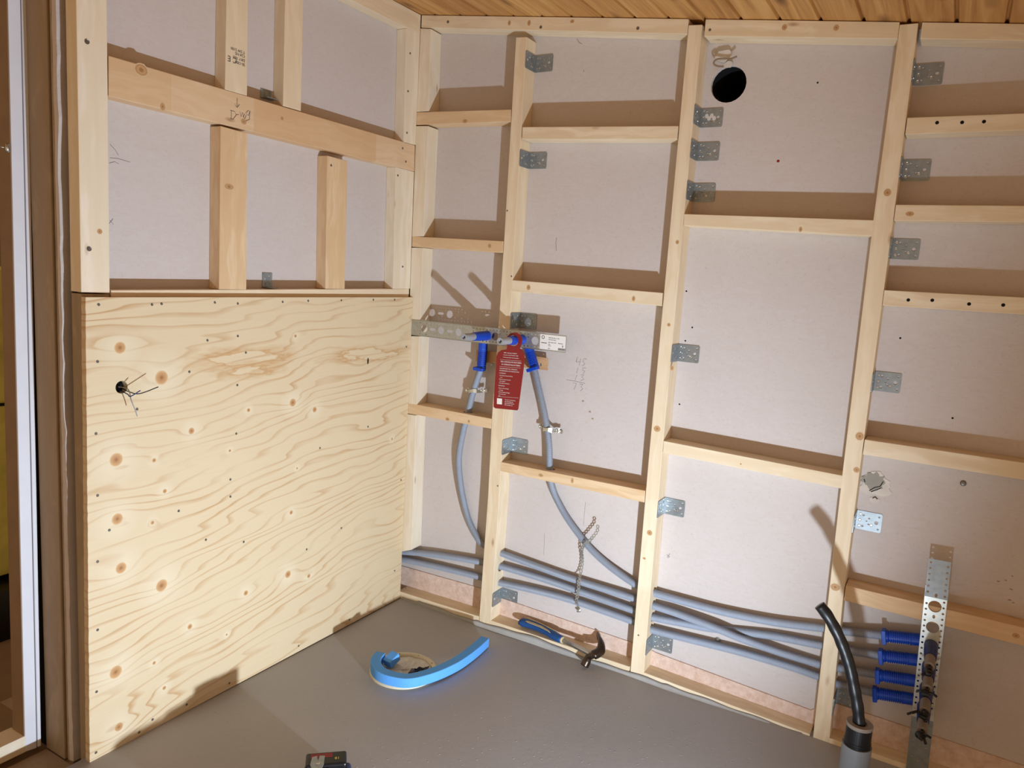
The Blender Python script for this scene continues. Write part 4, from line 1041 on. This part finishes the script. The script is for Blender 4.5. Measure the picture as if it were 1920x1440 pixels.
# ------------------------------------------------------------------ hammer
hb = FL(980, 1163, .056); hn = FL(1107, 1226, .054)
ax = (hn-hb).normalized()
ham = empty('claw_hammer', hn, 'claw hammer with blue and cream grip lying on the sole plate, head over the floor', 'hammer')
L_h = (hn-hb).length
up_ = Vector((0, 0, 1)); m = frame(hb, ax, up_)
def hsec(prof, mat, name):  # prof: x, half width (y), half thick (z), y offset
    bm = bmesh.new(); rows = []
    for x, a, b_, oy in prof:
        rows.append([bm.verts.new((x, oy+a*math.cos(k*math.tau/18), b_*math.sin(k*math.tau/18))) for k in range(18)])
    for r0, r1 in zip(rows, rows[1:]):
        for k in range(18): bm.faces.new((r0[k], r0[(k+1) % 18], r1[(k+1) % 18], r1[k]))
    bm.faces.new(rows[0]); bm.faces.new(rows[-1])
    return link_obj(name, mesh_of(bm), mat, ham, m, True)
g = L_h*.60
hsec([(0, .012, .008, -.010), (.004, .0205, .0125, -.010), (.02, .0225, .0145, -.009), (g*.22, .0195, .014, -.001), (g*.42, .0185, .0135, .006), (g*.65, .0180, .0135, .005), (g*.82, .0185, .0138, .001), (g*.95, .0155, .013, 0), (g, .0125, .012, 0)], M['hblue'], 'grip')
hsec([(g-.004, .0118, .0118, 0), (g+.006, .0115, .0115, 0), (g+.0065, .009, .009, 0)], M['cream'], 'collar')
hsec([(g, .0085, .0085, 0), (L_h-.008, .0085, .0085, 0), (L_h+.012, .0095, .0095, 0)], M['steel'], 'shaft')
def inlay(pts2, z, nm):
    base_ = flat(nm, pts2, [], .0012, M['cream'], ham, m @ Matrix.Translation((0, 0, z)))
inlay([(.030, -.020), (.045, -.021), (g*.5, -.013), (g*.70, -.013), (g*.78, -.016), (g*.70, -.006), (g*.5, .0), (.055, -.006), (.034, -.011)], .0136, 'grip_inlay')
inlay([(.006, .008), (.02, .012), (g*.4, .0165), (g*.7, .0145), (g*.84, .014), (g*.7, .0105), (g*.4, .012), (.02, .006)], .0128, 'grip_inlay')
# head: axis from striking face (floor side) to claw tip (towards the board)
hf = FL(1096, 1248, .014); htip = RW(1119, 1190, .052)
hd_pts = [hf, hf+(hn-hf)*.28, hf+(hn-hf)*.45, hf+(hn-hf)*.75, hn+ax*.012, None, None, htip]
c1 = RW(1125, 1221, -.012); c2 = RW(1127, 1206, .014)
hd_pts[5], hd_pts[6] = c1, c2
ps = spline(hd_pts, .003); nS = len(ps); bm = bmesh.new(); rows = []
for i, p_ in enumerate(ps):
    t = (ps[min(i+1, nS-1)]-ps[max(0, i-1)]).normalized(); f_ = i/(nS-1)
    side = t.cross(ax).normalized(); nn = side.cross(t)
    if f_ < .12: a, b_ = .0150, .0150
    elif f_ < .20: a, b_ = .0142-.03*(f_-.12), .0142-.03*(f_-.12)
    elif f_ < .32: a, b_ = .0115, .0115
    elif f_ < .56: a, b_ = .0155, .0175
    else: q2 = (f_-.56)/.44; a, b_ = .0155+.003*q2-.004*q2*q2, .0135*(1-q2)+.0022
    rows.append([bm.verts.new(p_-hn + side*a*math.cos(k*math.tau/16) + nn*b_*math.sin(k*math.tau/16)) for k in range(16)])
for r0, r1 in zip(rows, rows[1:]):
    for k in range(16): bm.faces.new((r0[k], r0[(k+1) % 16], r1[(k+1) % 16], r1[k]))
bm.faces.new(rows[0]); bm.faces.new(rows[-1])
link_obj('head', mesh_of(bm), M['iron'], ham, Matrix.Translation(hn), True)
lathe('striking_face', [(-.003, .0130), (0, .0142), (.003, .0142), (.0032, .010)], M['steel'], ham, frame(hf, hn-hf, (0, 0, 1)), 24)

# ------------------------------------------------------------------ cordless drill lying at the bottom edge
bl_, br_ = FL(574, 1413, .072), FL(650, 1407, .072)
dx_ = (br_-bl_); dx_.z = 0; wB = dx_.length
dm = frame(Vector((bl_.x, bl_.y, .006)), dx_, (0, 0, 1))     # x right, y away from camera
dl = empty('cordless_drill', dm.translation, 'cordless drill lying on its side at the bottom edge, black battery pointing to the corner', 'drill')
def dbox(nm, x0, x1, y0, y1, z0, z1, mat, bev=.006, seg=3, parent=None):
    bm = bmesh.new(); box_bm(bm, x0, x1, y0, y1, z0, z1); bmesh.ops.bevel(bm, geom=bm.edges[:], offset=bev, segments=seg, profile=.5, affect='EDGES')
    return link_obj(nm, mesh_of(bm), mat, parent or dl, dm, False)
bat = dbox('battery', 0, wB, -.055, 0, 0, .068, M['black'])
dbox('battery_foot', -.005, wB+.012, -.085, -.028, .0, .055, M['darkblue'], .010)
dbox('handle', .028, .072, -.20, -.07, .012, .052, M['darkblue'], .014)
dbox('grip_pad', .030, .070, -.10, -.06, .045, .060, M['red'], .006)
dbox('motor_housing', -.05, .13, -.265, -.205, .0, .046, M['darkblue'], .02)
tube('chuck', [dm @ Vector((.13, -.23, .034)), dm @ Vector((.165, -.23, .034)), dm @ Vector((.185, -.23, .034))], [.024, .022, .012], M['black'], dl, 18)
lb = dbox('battery_label', .012, .062*wB/.095, -.024, -.008, .0679, .0686, M['red'], .0002, 1)
text(bat, '18', dm @ Vector((.075*wB/.095+.004, -.0275, .0688)), dm.to_3x3() @ Vector((-1, 0, 0)), (0, 0, 1), .013, M['yellow'])
hk = flat('belt_hook', [(.0, 0), (.004, .030), (.016, .034), (.019, .014), (.023, .034), (.036, .032), (.034, 0), (.026, -.03), (.008, -.03)], [circ(.019, .002, .003, 10)], .002, M['galv'], dl, dm @ Matrix.Translation((.012, -.055, .0695)))
link_obj('screw', SCREWZ, None, hk, dm @ Matrix.Translation((.031, -.053, .0716)) @ Matrix.Diagonal((.005, .005, .003, 1)))

# ------------------------------------------------------------------ marks and damage on the boards
strokes('pencil_sum', [[(1082,674),(1080,678)], [(1083,672-3),(1080,679),(1088,678)],[(1089,672),(1086,690-5)],[(1100,673),(1095,672),(1093,678),(1097,682),(1092,686)],
   [(1084,689),(1081,700)],[(1099,690),(1093,690),(1092,694),(1097,696),(1093,701)], [(1082,703),(1078,713)], [(1089,703),(1095,703),(1091,707),(1095,711),(1089,714)],
   [(1062,712),(1080,715),(1097,719)], [(1074,718),(1081,719),(1076,731)], [(1087,720),(1093,721),(1089,725),(1093,729),(1088,733)]], M['ink'], wb, RW, D-.0004, .00045)
strokes('pencil_mark', [[(1098,941),(1096,960),(1094,985)], [(1021,1000),(1019.5,1040)]], M['ink'], wb, RW, D-.0004, .0004)
strokes('pencil_mark', [[(1250,1040),(1256,1044),(1252,1046)],[(1256,1038),(1251,1045)], [(1044,445),(1042,455),(1043,470)], [(1082,73),(1086,80),(1091,82)], [(1095,131),(1094,135)]], M['ink'], wb, RW, D-.0004, .0006)
strokes('pencil_mark', [[(1640,495),(1650,501),(1700,503),(1720,502)], [(1792,500),(1800,503),(1840,502)]], M['pine_warm'], wb, RW, D-.0003, .0006)
strokes('pencil_mark', [[(206,296),(220,297),(244,304)],[(205,306),(215,303),(222,307)],[(206,270),(216,281),(222,291)], [(206,413),(213,421)],[(212,410),(205,419)]], M['ink'], wl, LW, -DL+.0004, .0005)
for u, v in ((1346,186),(1287,546),(1298,614),(1285,639),(1274,758),(1688,634),(1533,155),(1786,784)):
    o = spot(wb, 'nail_hole', HOLE, RW(u, v, D-.0003), NR, .0028, None, .0002)
o = spot(wb, 'red_mark', KNOT.copy(), RW(1459, 302, D-.0003), NR, .0045, .004, .0003); o.data.materials[0] = M['red']
def blob(name, u, v, rx, rz, mat, parent, y, seed, thick=.003, n=26):
    rnd = random.Random(seed); c = RW(u, v, y); pts_ = []
    for k in range(n):
        a = k*math.tau/n; q_ = rnd.uniform(.72, 1.15); pts_.append((rx*q_*math.cos(a), rz*q_*math.sin(a)))
    return flat(name, pts_, [], thick, mat, parent, mwR(c.x, c.y, c.z))
tp = empty('torn_patch', RW(1641, 905, D), 'torn hole patch of plaster and paper in the far right board', 'wall patch')
blob('torn_paper', 1643, 908, .046, .036, M['plaster'], tp, D-.0003, 4, .0016)
blob('gypsum', 1638, 902, .034, .026, M['plaster_grey'], tp, D-.0018, 9, .0012)
blob('torn_paper', 1640, 937, .014, .010, M['plaster'], tp, D-.0003, 6, .0014)
strokes('crack', [[(1630,920),(1640,914),(1650,912),(1656,903)],[(1633,922),(1645,918),(1652,915)],[(1620,898),(1622,904)],[(1636,934),(1641,932),(1645,936)]], M['hole'], tp, RW, D-.0032, .0012)
blob('patch', 1366, 160, .085, .085, M['board'], None, D, 3, .001) if False else None
sm_ = empty('cable_stub', RW(1357, 108, D), 'crumpled white plaster lump and bent cable ends above the vent hole', 'cable')
blob('plaster_lump', 1358, 106, .026, .020, M['plaster'], sm_, D-.0003, 12, .012, 14)
blob('plaster_lump', 1366, 122, .016, .010, M['plaster'], sm_, D-.0003, 13, .008, 12)
tube('cable', [RW(1381,106,.045), RW(1371,110,.05), RW(1355,110,.05), RW(1343,112,.045), RW(1338,119,.045), RW(1345,124,.05), RW(1358,125,.058)], .0028, M['brown'], sm_, 8, step=.005)
# dark smudges on the far right board
for k, (u, v) in enumerate(((1898,1080),(1886,1088),(1896,1105),(1900,1130),(1872,1090),(1893,1125))):
    blob('smudge', u, v, .003+.001*(k % 3), .002, M['smudge'], wb, D-.0003, 30+k, .0002, 9)
for u, v in ((1106,772),(1111,785),(1093,752)):
    blob('smudge', u, v, .005, .003, M['smudge'], wb, D-.0003, int(u), .0002, 9)
